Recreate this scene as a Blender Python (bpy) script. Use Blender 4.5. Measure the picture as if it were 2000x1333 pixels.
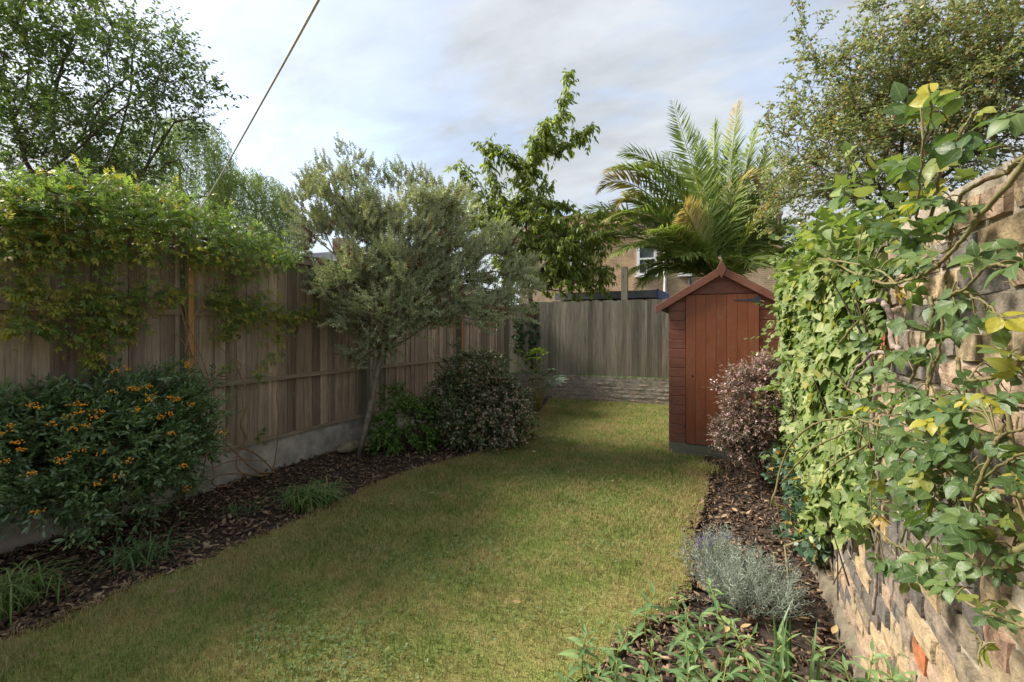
import bpy, bmesh, math
import numpy as np
from mathutils import Vector, Matrix

scene = bpy.context.scene
for o in list(bpy.data.objects):
    bpy.data.objects.remove(o)
COL = scene.collection

# ------------------------------------------------------------------ camera
F_PX, HOR, CAM_H, YAW = 900.0, 645.0, 1.45, math.radians(23.4)     # in pixels of the 2000 x 1333 photograph
cam_data = bpy.data.cameras.new('camera')
cam = bpy.data.objects.new('camera', cam_data)
COL.objects.link(cam)
cam.location = (0, 0, CAM_H)
cam.rotation_euler = (math.radians(90), 0, YAW)
cam_data.sensor_width = 36.0
cam_data.lens = F_PX / 2000 * 36
cam_data.shift_y = -(666.5 - HOR) / 2000
cam_data.clip_start = 0.05
cam_data.clip_end = 2000
scene.camera = cam

# ------------------------------------------------------------------ light
SUN_ELEV = math.radians(42)
SUN_DIR = Vector((-0.985, -0.17, 0)).normalized() * math.cos(SUN_ELEV) + Vector((0, 0, math.sin(SUN_ELEV)))
world = bpy.data.worlds.new('World')
scene.world = world
world.use_nodes = True
wn = world.node_tree
wn.nodes.clear()
def node(nt, typ, ins=None, **kw):
    n = nt.nodes.new('ShaderNode' + typ)
    for k, v in kw.items():
        setattr(n, k, v)
    for k, v in (ins or {}).items():
        s = n.inputs[k]
        if isinstance(v, bpy.types.NodeSocket):
            nt.links.new(v, s)
        elif isinstance(v, bpy.types.Node):
            nt.links.new(v.outputs[0], s)
        else:
            if s.type == 'RGBA' and hasattr(v, '__len__') and len(v) == 3:
                v = (*v, 1)
            s.default_value = v
    return n
def ramp(nt, fac, stops, interp='LINEAR'):
    r = node(nt, 'ValToRGB', {'Fac': fac})
    r.color_ramp.interpolation = interp
    el = r.color_ramp.elements
    while len(el) < len(stops):
        el.new(0.5)
    for e, (p, c) in zip(el, stops):
        e.position = p
        e.color = (*c, 1) if hasattr(c, '__len__') else (c, c, c, 1)
    return r
def mixc(nt, fac, a, b, mode='MIX'):
    m = node(nt, 'Mix', data_type='RGBA', blend_type=mode)
    for k, v in ((0, fac), (6, a), (7, b)):
        s = m.inputs[k]
        if isinstance(v, bpy.types.Node):
            nt.links.new(v.outputs[2] if v.bl_idname == 'ShaderNodeMix' else v.outputs[0], s)
        elif isinstance(v, bpy.types.NodeSocket):
            nt.links.new(v, s)
        else:
            s.default_value = (*v, 1) if hasattr(v, '__len__') else v
    return m.outputs[2]
def math_(nt, op, a, b=0.0, c=0.0):
    m = node(nt, 'Math', operation=op)
    for i, v in enumerate((a, b, c)):
        if isinstance(v, bpy.types.Node):
            nt.links.new(v.outputs[0], m.inputs[i])
        elif isinstance(v, bpy.types.NodeSocket):
            nt.links.new(v, m.inputs[i])
        else:
            m.inputs[i].default_value = v
    return m.outputs[0]

sky = node(wn, 'TexSky', sky_type='NISHITA', sun_disc=False, sun_elevation=SUN_ELEV,
           sun_rotation=math.atan2(SUN_DIR.x, SUN_DIR.y), altitude=0, air_density=1.0, dust_density=2.5, ozone_density=1.5)
tc = node(wn, 'TexCoord')
sp = node(wn, 'SeparateXYZ', {0: tc.outputs['Generated']})
zc = math_(wn, 'ADD', math_(wn, 'MAXIMUM', sp.outputs[2], 0.0), 0.16)
px_ = math_(wn, 'DIVIDE', sp.outputs[0], zc)
py_ = math_(wn, 'DIVIDE', sp.outputs[1], zc)
cv = node(wn, 'CombineXYZ', {0: px_, 1: py_, 2: 0.0})
mp = node(wn, 'Mapping', {0: cv, 'Location': (3.1, 0.7, 0), 'Rotation': (0, 0, 0.5), 'Scale': (0.8, 1.35, 1)})
n1 = node(wn, 'TexNoise', {'Vector': mp, 'Scale': 0.85, 'Detail': 9, 'Roughness': 0.55, 'Distortion': 0.25})
n2 = node(wn, 'TexNoise', {'Vector': mp, 'Scale': 2.7, 'Detail': 8, 'Roughness': 0.6, 'Distortion': 0.4})
cl = math_(wn, 'MULTIPLY_ADD', n2.outputs['Fac'], 0.35, math_(wn, 'MULTIPLY', n1.outputs['Fac'], 0.75))
cfac = ramp(wn, cl, [(0.40, 0.34), (0.50, 0.66), (0.61, 0.98)], 'EASE')
SKY_STRENGTH, CLOUD = 0.100, (2.52, 2.66, 2.8)
shade = node(wn, 'TexNoise', {'Vector': mp, 'Scale': 1.6, 'Detail': 6, 'Roughness': 0.6})
ccol = mixc(wn, ramp(wn, shade.outputs['Fac'], [(0.35, 0.0), (0.65, 1.0)]), tuple(c * 0.68 for c in CLOUD), CLOUD)
sun_dot = node(wn, 'VectorMath', {0: tc.outputs['Generated'], 1: tuple(SUN_DIR)}, operation='DOT_PRODUCT')
hs_ = math_(wn, 'MULTIPLY_ADD', sun_dot.outputs['Value'], 0.5, 0.5)
glow = math_(wn, 'MULTIPLY_ADD', math_(wn, 'POWER', hs_, 6.0), 0.42, 0.84)
glow = math_(wn, 'MULTIPLY_ADD', math_(wn, 'POWER', hs_, 45.0), 1.5, glow)      # bright thin cloud round the sun
cg = node(wn, 'VectorMath', {0: ccol, 1: (1, 1, 1)}, operation='MULTIPLY')
cg2 = node(wn, 'VectorMath', operation='SCALE')
wn.links.new(cg.outputs[0], cg2.inputs[0])
wn.links.new(glow, cg2.inputs['Scale'])
skycol = mixc(wn, cfac, sky, cg2)
bg = node(wn, 'Background', {'Color': skycol, 'Strength': SKY_STRENGTH})
wo = node(wn, 'OutputWorld', {'Surface': bg})

sl = bpy.data.lights.new('sun', 'SUN')
sl.energy = 2.4
sl.angle = math.radians(14.0)
sl.color = (1.0, 0.93, 0.82)
sun = bpy.data.objects.new('sun', sl)
COL.objects.link(sun)
sun.location = (-20, -6, 14)
sun.rotation_euler = SUN_DIR.to_track_quat('Z', 'Y').to_euler()

vs = scene.view_settings
vs.view_transform = 'Standard'
vs.look = 'None'
vs.gamma = 1.0
vs.use_curve_mapping = False
vs.exposure = 1.88
scene.render.engine = 'CYCLES'
scene.cycles.use_denoising = True
scene.cycles.max_bounces = 8
scene.cycles.transparent_max_bounces = 8

# ------------------------------------------------------------------ helpers: pixels, frames, meshes
CY, SY = math.cos(YAW), math.sin(YAW)
RV, FV, UV = np.array([CY, SY, 0]), np.array([-SY, CY, 0]), np.array([0, 0, 1.0])
CAM = np.array([0, 0, CAM_H])
def ray(px, py):
    return FV + (px - 1000) / F_PX * RV + (HOR - py) / F_PX * UV
def cp(px, py, d):
    return CAM + d * ray(px, py)
def on_ground(px, py, z=0.0):
    return CAM + (z - CAM_H) / ray(px, py)[2] * ray(px, py)
def on_x(px, py, X):
    return CAM + X / ray(px, py)[0] * ray(px, py)
def on_y(px, py, Y):
    return CAM + Y / ray(px, py)[1] * ray(px, py)
WA, WB = 0.59, 0.04                                   # brick wall: X = WA + WB*(Y-2.5)
def wall_x(y):
    return WA + WB * (y - 2.5)
def on_wall(px, py, off=0.0):
    r = ray(px, py)
    return CAM + (WA - 2.5 * WB - off) / (r[0] - WB * r[1]) * r
def lin(r, g, b):
    return tuple(((c / 255) / 12.92 if c / 255 < 0.04045 else ((c / 255 + 0.055) / 1.055) ** 2.4) for c in (r, g, b))
def nrm(a):
    return a / np.maximum(np.linalg.norm(a, axis=-1, keepdims=True), 1e-9)

WL = {}
def thing(name, label, cat, loc=(0, 0, 0), group=None):
    o = bpy.data.objects.new(name, None)
    o.empty_display_size = 0.1
    COL.objects.link(o)
    o.location = loc
    WL[o] = np.array(loc, float)
    o['label'] = label
    o['category'] = cat
    if group:
        o['group'] = group
    return o
def tag(o, label, cat, group=None):
    o['label'] = label
    o['category'] = cat
    if group:
        o['group'] = group
    return o
def make_mesh(name, v, f, mat, attrs=None, smooth=False):
    """v (n,3); f either (m,3) numpy triangles or a list of faces"""
    me = bpy.data.meshes.new(name)
    if isinstance(f, np.ndarray):
        v = np.ascontiguousarray(v, np.float32)
        f = np.ascontiguousarray(f, np.int32)
        me.vertices.add(len(v))
        me.vertices.foreach_set('co', v.ravel())
        me.loops.add(f.size)
        me.loops.foreach_set('vertex_index', f.ravel())
        me.polygons.add(len(f))
        me.polygons.foreach_set('loop_start', np.arange(0, f.size, 3, dtype=np.int32))
        me.update(calc_edges=True)
    else:
        me.from_pydata([tuple(p) for p in v], [], f)
        me.update()
    for k, a in (attrs or {}).items():
        at = me.attributes.new(k, 'FLOAT', 'POINT')
        at.data.foreach_set('value', np.ascontiguousarray(a, np.float32))
    if smooth:
        me.polygons.foreach_set('use_smooth', np.ones(len(me.polygons), bool))
    if mat:
        me.materials.append(mat)
    return me
def place(name, me, parent=None, loc=(0, 0, 0), rot=None, kind=None):
    o = bpy.data.objects.new(name, me)
    COL.objects.link(o)
    loc = np.array(loc, float)
    WL[o] = loc
    if parent is not None:
        o.parent = parent
        o.location = loc - WL[parent]
    else:
        o.location = loc
    if rot is not None:
        o.rotation_euler = rot
    if kind:
        o['kind'] = kind
    return o
def part(name, v, f, mat, parent=None, kind=None, smooth=False, attrs=None, loc=None):
    """mesh whose v are world coordinates; its origin is the parent's (or loc)"""
    base = np.array(loc, float) if loc is not None else (WL[parent] if parent is not None else np.zeros(3))
    return place(name, make_mesh(name, np.asarray(v, float) - base, f, mat, attrs, smooth), parent, base, kind=kind)
BOXF = [(0, 3, 2, 1), (4, 5, 6, 7), (0, 1, 5, 4), (1, 2, 6, 5), (2, 3, 7, 6), (3, 0, 4, 7)]
def boxv(x0, x1, y0, y1, z0, z1):
    return [(x0, y0, z0), (x1, y0, z0), (x1, y1, z0), (x0, y1, z0), (x0, y0, z1), (x1, y0, z1), (x1, y1, z1), (x0, y1, z1)]
def box_mesh(name, x0, x1, y0, y1, z0, z1, mat, bev=0.0, jit=0.0, rng=None, cuts=0):
    bm = bmesh.new()
    vs_ = [bm.verts.new(p) for p in boxv(x0, x1, y0, y1, z0, z1)]
    for f in BOXF:
        bm.faces.new([vs_[i] for i in f])
    if cuts:
        bmesh.ops.subdivide_edges(bm, edges=bm.edges[:], cuts=cuts, use_grid_fill=True)
    if bev:
        bmesh.ops.bevel(bm, geom=[e for e in bm.edges if e.calc_face_angle(0) > 0.5], offset=bev, segments=1, affect='EDGES')
    if jit:
        for v in bm.verts:
            v.co += Vector(rng.normal(0, jit, 3))
    me = bpy.data.meshes.new(name)
    bm.to_mesh(me)
    bm.free()
    me.materials.append(mat)
    return me
def box(name, x0, x1, y0, y1, z0, z1, mat, parent=None, bev=0.003, kind=None):
    c = np.array([(x0 + x1) / 2, (y0 + y1) / 2, z0])
    return place(name, box_mesh(name, x0 - c[0], x1 - c[0], y0 - c[1], y1 - c[1], 0, z1 - z0, mat, bev), parent, c, kind=kind)
def prism(name, poly, axis, a, b, mat, parent=None, bev=0.0):
    """polygon of 2D points extruded along axis ('x','y','z') from a to b"""
    def mk(p, t):
        return {'y': (p[0], t, p[1]), 'x': (t, p[0], p[1]), 'z': (p[0], p[1], t)}[axis]
    n = len(poly)
    v = [mk(p, a) for p in poly] + [mk(p, b) for p in poly]
    f = [tuple(range(n))[::-1], tuple(range(n, 2 * n))] + [(i, (i + 1) % n, n + (i + 1) % n, n + i) for i in range(n)]
    bm = bmesh.new()
    c = np.mean(np.array(v), axis=0)
    bv = [bm.verts.new(np.array(p) - c) for p in v]
    for q in f:
        bm.faces.new([bv[i] for i in q])
    bmesh.ops.recalc_face_normals(bm, faces=bm.faces[:])
    if bev:
        bmesh.ops.bevel(bm, geom=bm.edges[:], offset=bev, segments=1, affect='EDGES')
    me = bpy.data.meshes.new(name)
    bm.to_mesh(me)
    bm.free()
    me.materials.append(mat)
    return place(name, me, parent, c)

# tubes -----------------------------------------------------------
def tube(pts, rad, sides=5, cap=True):
    pts = np.asarray(pts, float)
    m = len(pts)
    rad = np.broadcast_to(np.asarray(rad, float), (m,))
    t = nrm(np.gradient(pts, axis=0))
    mean = nrm(t.mean(0)[None])[0]
    ref = np.array([0, 0, 1.0]) if abs(mean[2]) < 0.8 else np.array([1.0, 0.1, 0])
    n = nrm(np.cross(t, ref))
    b = np.cross(t, n)
    a = np.arange(sides) * 2 * np.pi / sides
    v = (pts[:, None] + rad[:, None, None] * (np.cos(a)[None, :, None] * n[:, None] + np.sin(a)[None, :, None] * b[:, None])).reshape(-1, 3)
    i = np.arange(m - 1)[:, None] * sides
    j = np.arange(sides)[None]
    k = (j + 1) % sides
    q = np.stack([i + j, i + k, i + sides + k, i + sides + j], -1).reshape(-1, 4)
    f = np.concatenate([q[:, [0, 1, 2]], q[:, [0, 2, 3]]])
    if cap:
        c = [(0, x + 1, x) for x in range(1, sides - 1)] + [((m - 1) * sides, (m - 1) * sides + x, (m - 1) * sides + x + 1) for x in range(1, sides - 1)]
        f = np.concatenate([f, np.array(c)])
    return v, f
def cat(parts_):
    vs_, fs, n = [], [], 0
    for v, f in parts_:
        vs_.append(v)
        fs.append(np.asarray(f) + n)
        n += len(v)
    if any(v.shape[1] == 4 for v in vs_):
        vs_ = [pad4(v) for v in vs_]
    return np.concatenate(vs_), np.concatenate(fs)
def smooth_path(pts, per=6):
    pts = np.asarray(pts, float)
    p = np.concatenate([[2 * pts[0] - pts[1]], pts, [2 * pts[-1] - pts[-2]]])
    out = []
    for i in range(1, len(p) - 2):
        for t in np.arange(per) / per:
            out.append(0.5 * (2 * p[i] + (p[i + 1] - p[i - 1]) * t + (2 * p[i - 1] - 5 * p[i] + 4 * p[i + 1] - p[i + 2]) * t ** 2
                              + (3 * p[i] - p[i - 1] - 3 * p[i + 1] + p[i + 2]) * t ** 3))
    out.append(pts[-1])
    return np.array(out)

# leaf templates: along +Y, normal +Z, length 1 ----------------------
def leaf_tpl(n=3, w=0.5, a=0.85, fold=0.25, curl=0.2, wav=0.0, pw=1.0):
    v, f = [(0, 0, 0, 1)], []
    for i in range(1, n):
        t = i / n
        h = w / 2 * math.sin(math.pi * t ** a) ** pw
        z = -curl * t * t
        s = wav * math.sin(i * 2.3)
        v += [(-h, t, z + fold * h + s, 0), (0, t, z, 1), (h, t, z + fold * h - s, 0)]
    v.append((0, 1, -curl, 1))
    f += [(0, 2, 1), (0, 3, 2)]
    for i in range(n - 2):
        o = 1 + 3 * i
        f += [(o, o + 1, o + 4), (o, o + 4, o + 3), (o + 1, o + 2, o + 5), (o + 1, o + 5, o + 4)]
    o, e = 1 + 3 * (n - 2), len(v) - 1
    f += [(o, o + 1, e), (o + 1, o + 2, e)]
    return np.array(v, float), np.array(f)
def pad4(v):
    return v if v.shape[1] == 4 else np.concatenate([v, np.zeros((len(v), 1))], 1)
def xf(tpl, pos=(0, 0, 0), rz=0.0, rx=0.0, ry=0.0, s=1.0):
    m = Matrix.Translation(pos) @ Matrix.Rotation(rz, 4, 'Z') @ Matrix.Rotation(rx, 4, 'X') @ Matrix.Rotation(ry, 4, 'Y') @ Matrix.Scale(s, 4)
    m = np.array(m)
    t4 = pad4(tpl[0])
    return np.concatenate([t4[:, :3] @ m[:3, :3].T + m[:3, 3], t4[:, 3:]], 1), tpl[1]
STICK = tube([(0, 0, 0), (0, 0.5, 0), (0, 1, 0)], [1, 0.8, 0.5], 3, False)
def stick(a, b, r):
    return tube([a, b], [r, r * 0.8], 3, False)
def pinnate(pairs, ll, lw, n=2, spread=1.0, droop=0.25, rng=None, petiole=0.25, r=0.012, a=0.85, fold=0.25, curl=0.25):
    ps = [tube([(0, 0, 0), (0, 0.5, -0.02), (0, 1 - ll * 0.85, -0.05)], [r, r * .8, r * .5], 3, False)]
    t = leaf_tpl(n, lw, a, fold, curl)
    for i in range(pairs):
        y = petiole + (1 - ll * 0.8 - petiole) * i / max(pairs - 0.3, 1)
        for s in (-1, 1):
            j = rng.normal(0, 0.12, 3) if rng is not None else (0, 0, 0)
            sc = ll * (0.85 + 0.15 * i / pairs)
            ps.append(xf(t, (0, y, -0.03), -s * (spread + j[0]), -droop + j[1], j[2] * 2, sc))
    ps.append(xf(t, (0, 1 - ll * 0.95, -0.05), rng.normal(0, .1) if rng is not None else 0, -droop, 0, ll))
    return cat(ps)
def lobed(pts):
    """flat lobed outline (one half, from base to tip) folded along the midrib"""
    m = [(0, 0, 0.0)] + [(x, y, 0.15 * x - 0.1 * y * y) for x, y in pts]
    tip = m[-1]
    n = len(m)
    mid = [(0, p[1], -0.1 * p[1] ** 2) for p in m]
    v = [(0, 0.3, 0.0)]
    right = m[1:-1]
    left = [(-p[0], p[1], p[2]) for p in right]
    ring = [m[0]] + right + [tip] + left[::-1]
    v += ring
    v = [(*q_, 1.0 if abs(q_[0]) < 1e-6 else 0.0) for q_ in v]
    f = [(0, i + 1, (i + 1) % len(ring) + 1) for i in range(len(ring))]
    return np.array(v), np.array(f)
IVY = lobed([(0.22, -0.12), (0.44, 0.03), (0.42, 0.2), (0.56, 0.42), (0.38, 0.54), (0.2, 0.74), (0, 1.0)])

def frames(d, up, roll=None):
    y = nrm(d)
    x = np.cross(y, up)
    bad = np.linalg.norm(x, axis=1) < 1e-3
    x[bad] = np.cross(y[bad], np.array([1.0, 0.2, 0]))
    x = nrm(x)
    z = np.cross(x, y)
    if roll is not None:
        c, s = np.cos(roll)[:, None], np.sin(roll)[:, None]
        x, z = x * c + z * s, z * c - x * s
    return x, y, z
def inst(tpl, P, fr, S):
    tv, tf = tpl
    S = np.asarray(S, float)
    if S.ndim == 1:
        S = np.repeat(S[:, None], 3, 1)
    X, Y, Z = fr
    n, m = len(P), len(tv)
    v = P[:, None] + (tv[None, :, 0:1] * S[:, None, 0:1]) * X[:, None] + (tv[None, :, 1:2] * S[:, None, 1:2]) * Y[:, None] + (tv[None, :, 2:3] * S[:, None, 2:3]) * Z[:, None]
    f = tf[None] + (np.arange(n) * m)[:, None, None]
    return v.reshape(-1, 3), f.reshape(-1, 3)
def leaves(parent, tpls, P, fr, S, mat, rng, name='foliage', n_obj=0, tint=None, leaf_name='leaf', smooth=True):
    """leaf blades: the n_obj nearest to the camera as parts of their own, the rest joined into one part"""
    n = len(P)
    S = np.broadcast_to(np.asarray(S, float), (n,)) if np.ndim(S) < 2 else S
    rnd = rng.random(n)
    tint = np.zeros(n) if tint is None else tint
    which = rng.integers(0, len(tpls), n)
    if n_obj:
        dist = np.linalg.norm(P - CAM, axis=1)
        q = P - CAM
        dep = q @ FV
        u = 1000 + F_PX * (q @ RV) / np.maximum(dep, .01)
        w = HOR - F_PX * q[:, 2] / np.maximum(dep, .01)
        off = (dep < 0.1) | (u < 0) | (u > 2000) | (w < 0) | (w > 1333)
        order = np.argsort(dist + 100 * off)
        near = np.zeros(n, bool)
        near[order[:n_obj]] = True
    else:
        near = np.zeros(n, bool)
    out = []
    far = ~near
    if far.any():
        vv, r_, t_, b_ = [], [], [], []
        for k, t in enumerate(tpls):
            i = np.where(far & (which == k))[0]
            if len(i):
                vv.append(inst(t, P[i], tuple(a[i] for a in fr), S[i]))
                r_.append(np.repeat(rnd[i], len(t[0])))
                t_.append(np.repeat(tint[i], len(t[0])))
                b_.append(np.tile(pad4(t[0])[:, 3], len(i)))
        v, f = cat(vv)
        out.append(part(name, v, f, mat, parent, 'stuff', smooth, {'rnd': np.concatenate(r_), 'tint': np.concatenate(t_), 'rib': np.concatenate(b_)}))
    if near.any():
        lev = 4
        cache = {}
        for i in np.where(near)[0]:
            k = (which[i], int(tint[i] * (lev - 0.01)))
            if k not in cache:
                t = tpls[k[0]]
                cache[k] = make_mesh(leaf_name, t[0][:, :3], t[1], mat, {'rib': pad4(t[0])[:, 3], 'rnd': np.zeros(len(t[0])), 'tint': np.full(len(t[0]), k[1] / (lev - 1))}, smooth)
            o = bpy.data.objects.new(leaf_name, cache[k])
            COL.objects.link(o)
            o.parent = parent
            s = S[i] if np.ndim(S[i]) else (S[i],) * 3
            l = P[i] - WL[parent]
            m = Matrix([[fr[0][i][r] * s[0], fr[1][i][r] * s[1], fr[2][i][r] * s[2], l[r]] for r in range(3)] + [[0, 0, 0, 1]])
            o.matrix_basis = m
            out.append(o)
    return out

# branching plants ---------------------------------------------------
def ell(E, n, rng, shell=0.0):
    """sample n points in camera-aligned ellipsoids (px, py, depth, rx_px, ry_px, r_depth)"""
    E = np.array(E, float)
    rx, ry = E[:, 3] * E[:, 2] / F_PX, E[:, 4] * E[:, 2] / F_PX
    w = rx * ry * E[:, 5]
    k = rng.choice(len(E), n, p=w / w.sum())
    u = nrm(rng.normal(size=(n, 3)))
    r = (shell + (1 - shell) * rng.random(n)) ** (1 / 3)
    u = u * r[:, None]
    c = np.array([cp(*e[:3]) for e in E])
    return c[k] + (u[:, 0] * rx[k])[:, None] * RV + (u[:, 1] * E[k, 5])[:, None] * FV + (u[:, 2] * ry[k])[:, None] * UV
def skeleton(trunks, targets, rng, bf=0.35, step=0.3, wob=0.05):
    N = 60000
    pos, par, pl = np.zeros((N, 3)), np.full(N, -1), np.zeros(N)
    n = 0
    for ti, tr in enumerate(trunks):
        tr = np.asarray(tr, float)
        prev = -1 if n == 0 else int(np.argmin(np.linalg.norm(pos[:n] - tr[0], axis=1)))
        for p in (tr if ti == 0 else tr[1:]):
            pos[n], par[n] = p, prev
            pl[n] = 0 if prev < 0 else pl[prev] + np.linalg.norm(p - pos[prev])
            prev = n
            n += 1
    order = np.argsort(np.linalg.norm(targets - pos[0], axis=1))
    tips = []
    lo = 1 if n > 1 else 0
    for t in targets[order]:
        dd = np.linalg.norm(pos[lo:n] - t, axis=1)
        j = lo + int(np.argmin(dd + bf * pl[lo:n]))
        a = pos[j].copy()
        L = np.linalg.norm(t - a)
        m = max(1, int(L / step))
        side = rng.normal(0, wob, 3) * L
        prev = j
        for i in range(1, m + 1):
            s = i / m
            p = a + (t - a) * s + side * math.sin(math.pi * s) + np.array([0, 0, -0.08 * L * math.sin(math.pi * s)])
            pos[n], par[n], pl[n] = p, prev, pl[prev] + L / m
            prev = n
            n += 1
        tips.append(prev)
    return pos[:n], par[:n], np.array(tips)
def wood(pos, par, r_tip, r_max, power=0.45, thin=3, thick=7):
    n = len(pos)
    cnt = np.zeros(n)
    has = np.zeros(n, bool)
    for i in range(n - 1, -1, -1):
        if not has[i]:
            cnt[i] += 1
        if par[i] >= 0:
            cnt[par[i]] += cnt[i]
            has[par[i]] = True
    r = np.minimum(r_tip * cnt ** power, r_max)
    kids = [[] for _ in range(n)]
    for i in range(1, n):
        if par[i] >= 0:
            kids[par[i]].append(i)
    ps, stack = [], [(None, 0)]
    while stack:
        st, i = stack.pop()
        chain = ([st] if st is not None else []) + [i]
        while kids[i]:
            k = sorted(kids[i], key=lambda q: -cnt[q])
            stack += [(i, q) for q in k[1:]]
            i = k[0]
            chain.append(i)
        if len(chain) < 2:
            continue
        rr = r[chain].copy()
        if st is not None:
            rr[0] = rr[1]
        ps.append(tube(pos[chain], rr, thick if rr[0] > 0.02 else (5 if rr[0] > 0.009 else thin), rr[0] > 0.02))
    return cat(ps)
def twigs(base, d0, rng, k=3, length=0.3, m=8, spread=0.7, up=0.2, leaf_out=0.9, grav=0.0, droop=0.0, jl=0.35, start=0.15, rad=0.003, noise=0.35, flat=0.4):
    """k twigs per base point, m leaves per twig: returns leaf positions, directions, normals and the twig sticks"""
    n = len(base)
    B = np.repeat(base, k, 0)
    D = nrm(np.repeat(d0, k, 0) + rng.normal(0, spread, (n * k, 3)) + np.array([0, 0, up]))
    L = length * (1 + rng.uniform(-jl, jl, n * k))
    s = np.linspace(start, 1, m)[None] + rng.uniform(-0.4, 0.4, (n * k, m)) / m
    s = np.clip(s, 0.02, 1.0)
    P = B[:, None] + D[:, None] * (L[:, None] * s)[..., None]
    P[..., 2] -= droop * (s ** 2) * L[:, None]
    x, y, z = frames(D, np.tile(np.array([0, 0, 1.0]), (len(D), 1)))
    ang = np.arange(m)[None] * 2.4 + rng.uniform(0, 6.28, (n * k, 1))
    side = np.cos(ang)[..., None] * x[:, None] + flat * np.sin(ang)[..., None] * z[:, None]
    ld = D[:, None] * 0.7 + side * leaf_out + rng.normal(0, noise, (n * k, m, 3)) + np.array([0, 0, -grav])
    ld[:, -1] = D + rng.normal(0, noise * .5, (n * k, 3)) + np.array([0, 0, -grav])
    up_ = np.array([0, 0, 1.0]) + rng.normal(0, 0.45, (n * k, m, 3))
    E = B + D * L[:, None]
    E[:, 2] -= droop * L
    dd = E - B
    ln = np.linalg.norm(dd, axis=1)
    st = inst(STICK, B, frames(dd, np.tile(np.array([0.3, 0.1, 1.0]), (len(B), 1))), np.stack([np.full(len(B), rad), ln, np.full(len(B), rad)], 1))
    return P.reshape(-1, 3), ld.reshape(-1, 3), up_.reshape(-1, 3), st
def in_poly(poly, p):
    poly = np.asarray(poly)
    x, y = p[:, 0], p[:, 1]
    inside = np.zeros(len(p), bool)
    j = len(poly) - 1
    for i in range(len(poly)):
        xi, yi, xj, yj = *poly[i][:2], *poly[j][:2]
        c = ((yi > y) != (yj > y)) & (x < (xj - xi) * (y - yi) / (yj - yi + 1e-12) + xi)
        inside ^= c
        j = i
    return inside
def sample_poly(poly, n, rng, keep=None):
    poly = np.asarray(poly)
    lo, hi = poly[:, :2].min(0), poly[:, :2].max(0)
    p = lo + (hi - lo) * rng.random((n, 2))
    ok = in_poly(poly, p)
    if keep is not None:
        ok &= rng.random(n) < keep(p)
    return p[ok]
ICO = None
def ico():
    global ICO
    if ICO is None:
        bm = bmesh.new()
        bmesh.ops.create_icosphere(bm, subdivisions=1, radius=1)
        ICO = (np.array([v.co[:] for v in bm.verts]), np.array([[v.index for v in f.verts] for f in bm.faces]))
        bm.free()
    return ICO
def balls(P, r, rng):
    n = len(P)
    fr = frames(rng.normal(size=(n, 3)), rng.normal(size=(n, 3)))
    return inst(ico(), P, fr, np.broadcast_to(np.asarray(r, float), (n,)))

# ------------------------------------------------------------------ materials
def new_mat(name):
    m = bpy.data.materials.new(name)
    m.use_nodes = True
    nt = m.node_tree
    nt.nodes.clear()
    return m, nt
def finish(nt, shader):
    node(nt, 'OutputMaterial', {'Surface': shader})
def rnd_fac(nt):
    a = node(nt, 'Attribute', attribute_name='rnd')
    oi = node(nt, 'ObjectInfo')
    return math_(nt, 'FRACT', math_(nt, 'ADD', a.outputs['Fac'], oi.outputs['Random']))
def leaf_mat(name, stops, tint=None, rough=0.45, trans=0.3, spec=0.35, warm=(1.25, 1.35, 0.6), rib=0.0):
    m, nt = new_mat(name)
    f = rnd_fac(nt)
    c = ramp(nt, f, stops).outputs[0]
    if tint:
        t = node(nt, 'Attribute', attribute_name='tint')
        c = mixc(nt, t.outputs['Fac'], c, ramp(nt, f, tint))
    co = node(nt, 'TexCoord')
    nz = node(nt, 'TexNoise', {'Vector': co.outputs['Object'], 'Scale': 60.0, 'Detail': 2})
    c = mixc(nt, 1.0, c, ramp(nt, nz.outputs['Fac'], [(0.3, 0.88), (0.7, 1.1)]), 'MULTIPLY')
    if rib:
        ra = node(nt, 'Attribute', attribute_name='rib')
        c = mixc(nt, math_(nt, 'MULTIPLY', ramp(nt, ra.outputs['Fac'], [(0.91, 0.0), (0.97, 1.0)]), rib), c, (0.36, 0.40, 0.16))
        wv = node(nt, 'TexNoise', {'Vector': co.outputs['Object'], 'Scale': 7.0 if rib < 0.6 else 5.0, 'Detail': 3})
    p = node(nt, 'BsdfPrincipled', {'Base Color': c, 'Roughness': rough, 'Specular IOR Level': spec})
    if rib:
        b = node(nt, 'Bump', {'Height': wv.outputs['Fac'], 'Strength': 0.12, 'Distance': 0.02})
        nt.links.new(b.outputs[0], p.inputs['Normal'])
    if trans > 0:
        tr = node(nt, 'BsdfTranslucent', {'Color': mixc(nt, 1.0, c, warm, 'MULTIPLY')})
        p = node(nt, 'MixShader', {0: trans, 1: p, 2: tr})
    finish(nt, p)
    return m
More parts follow.
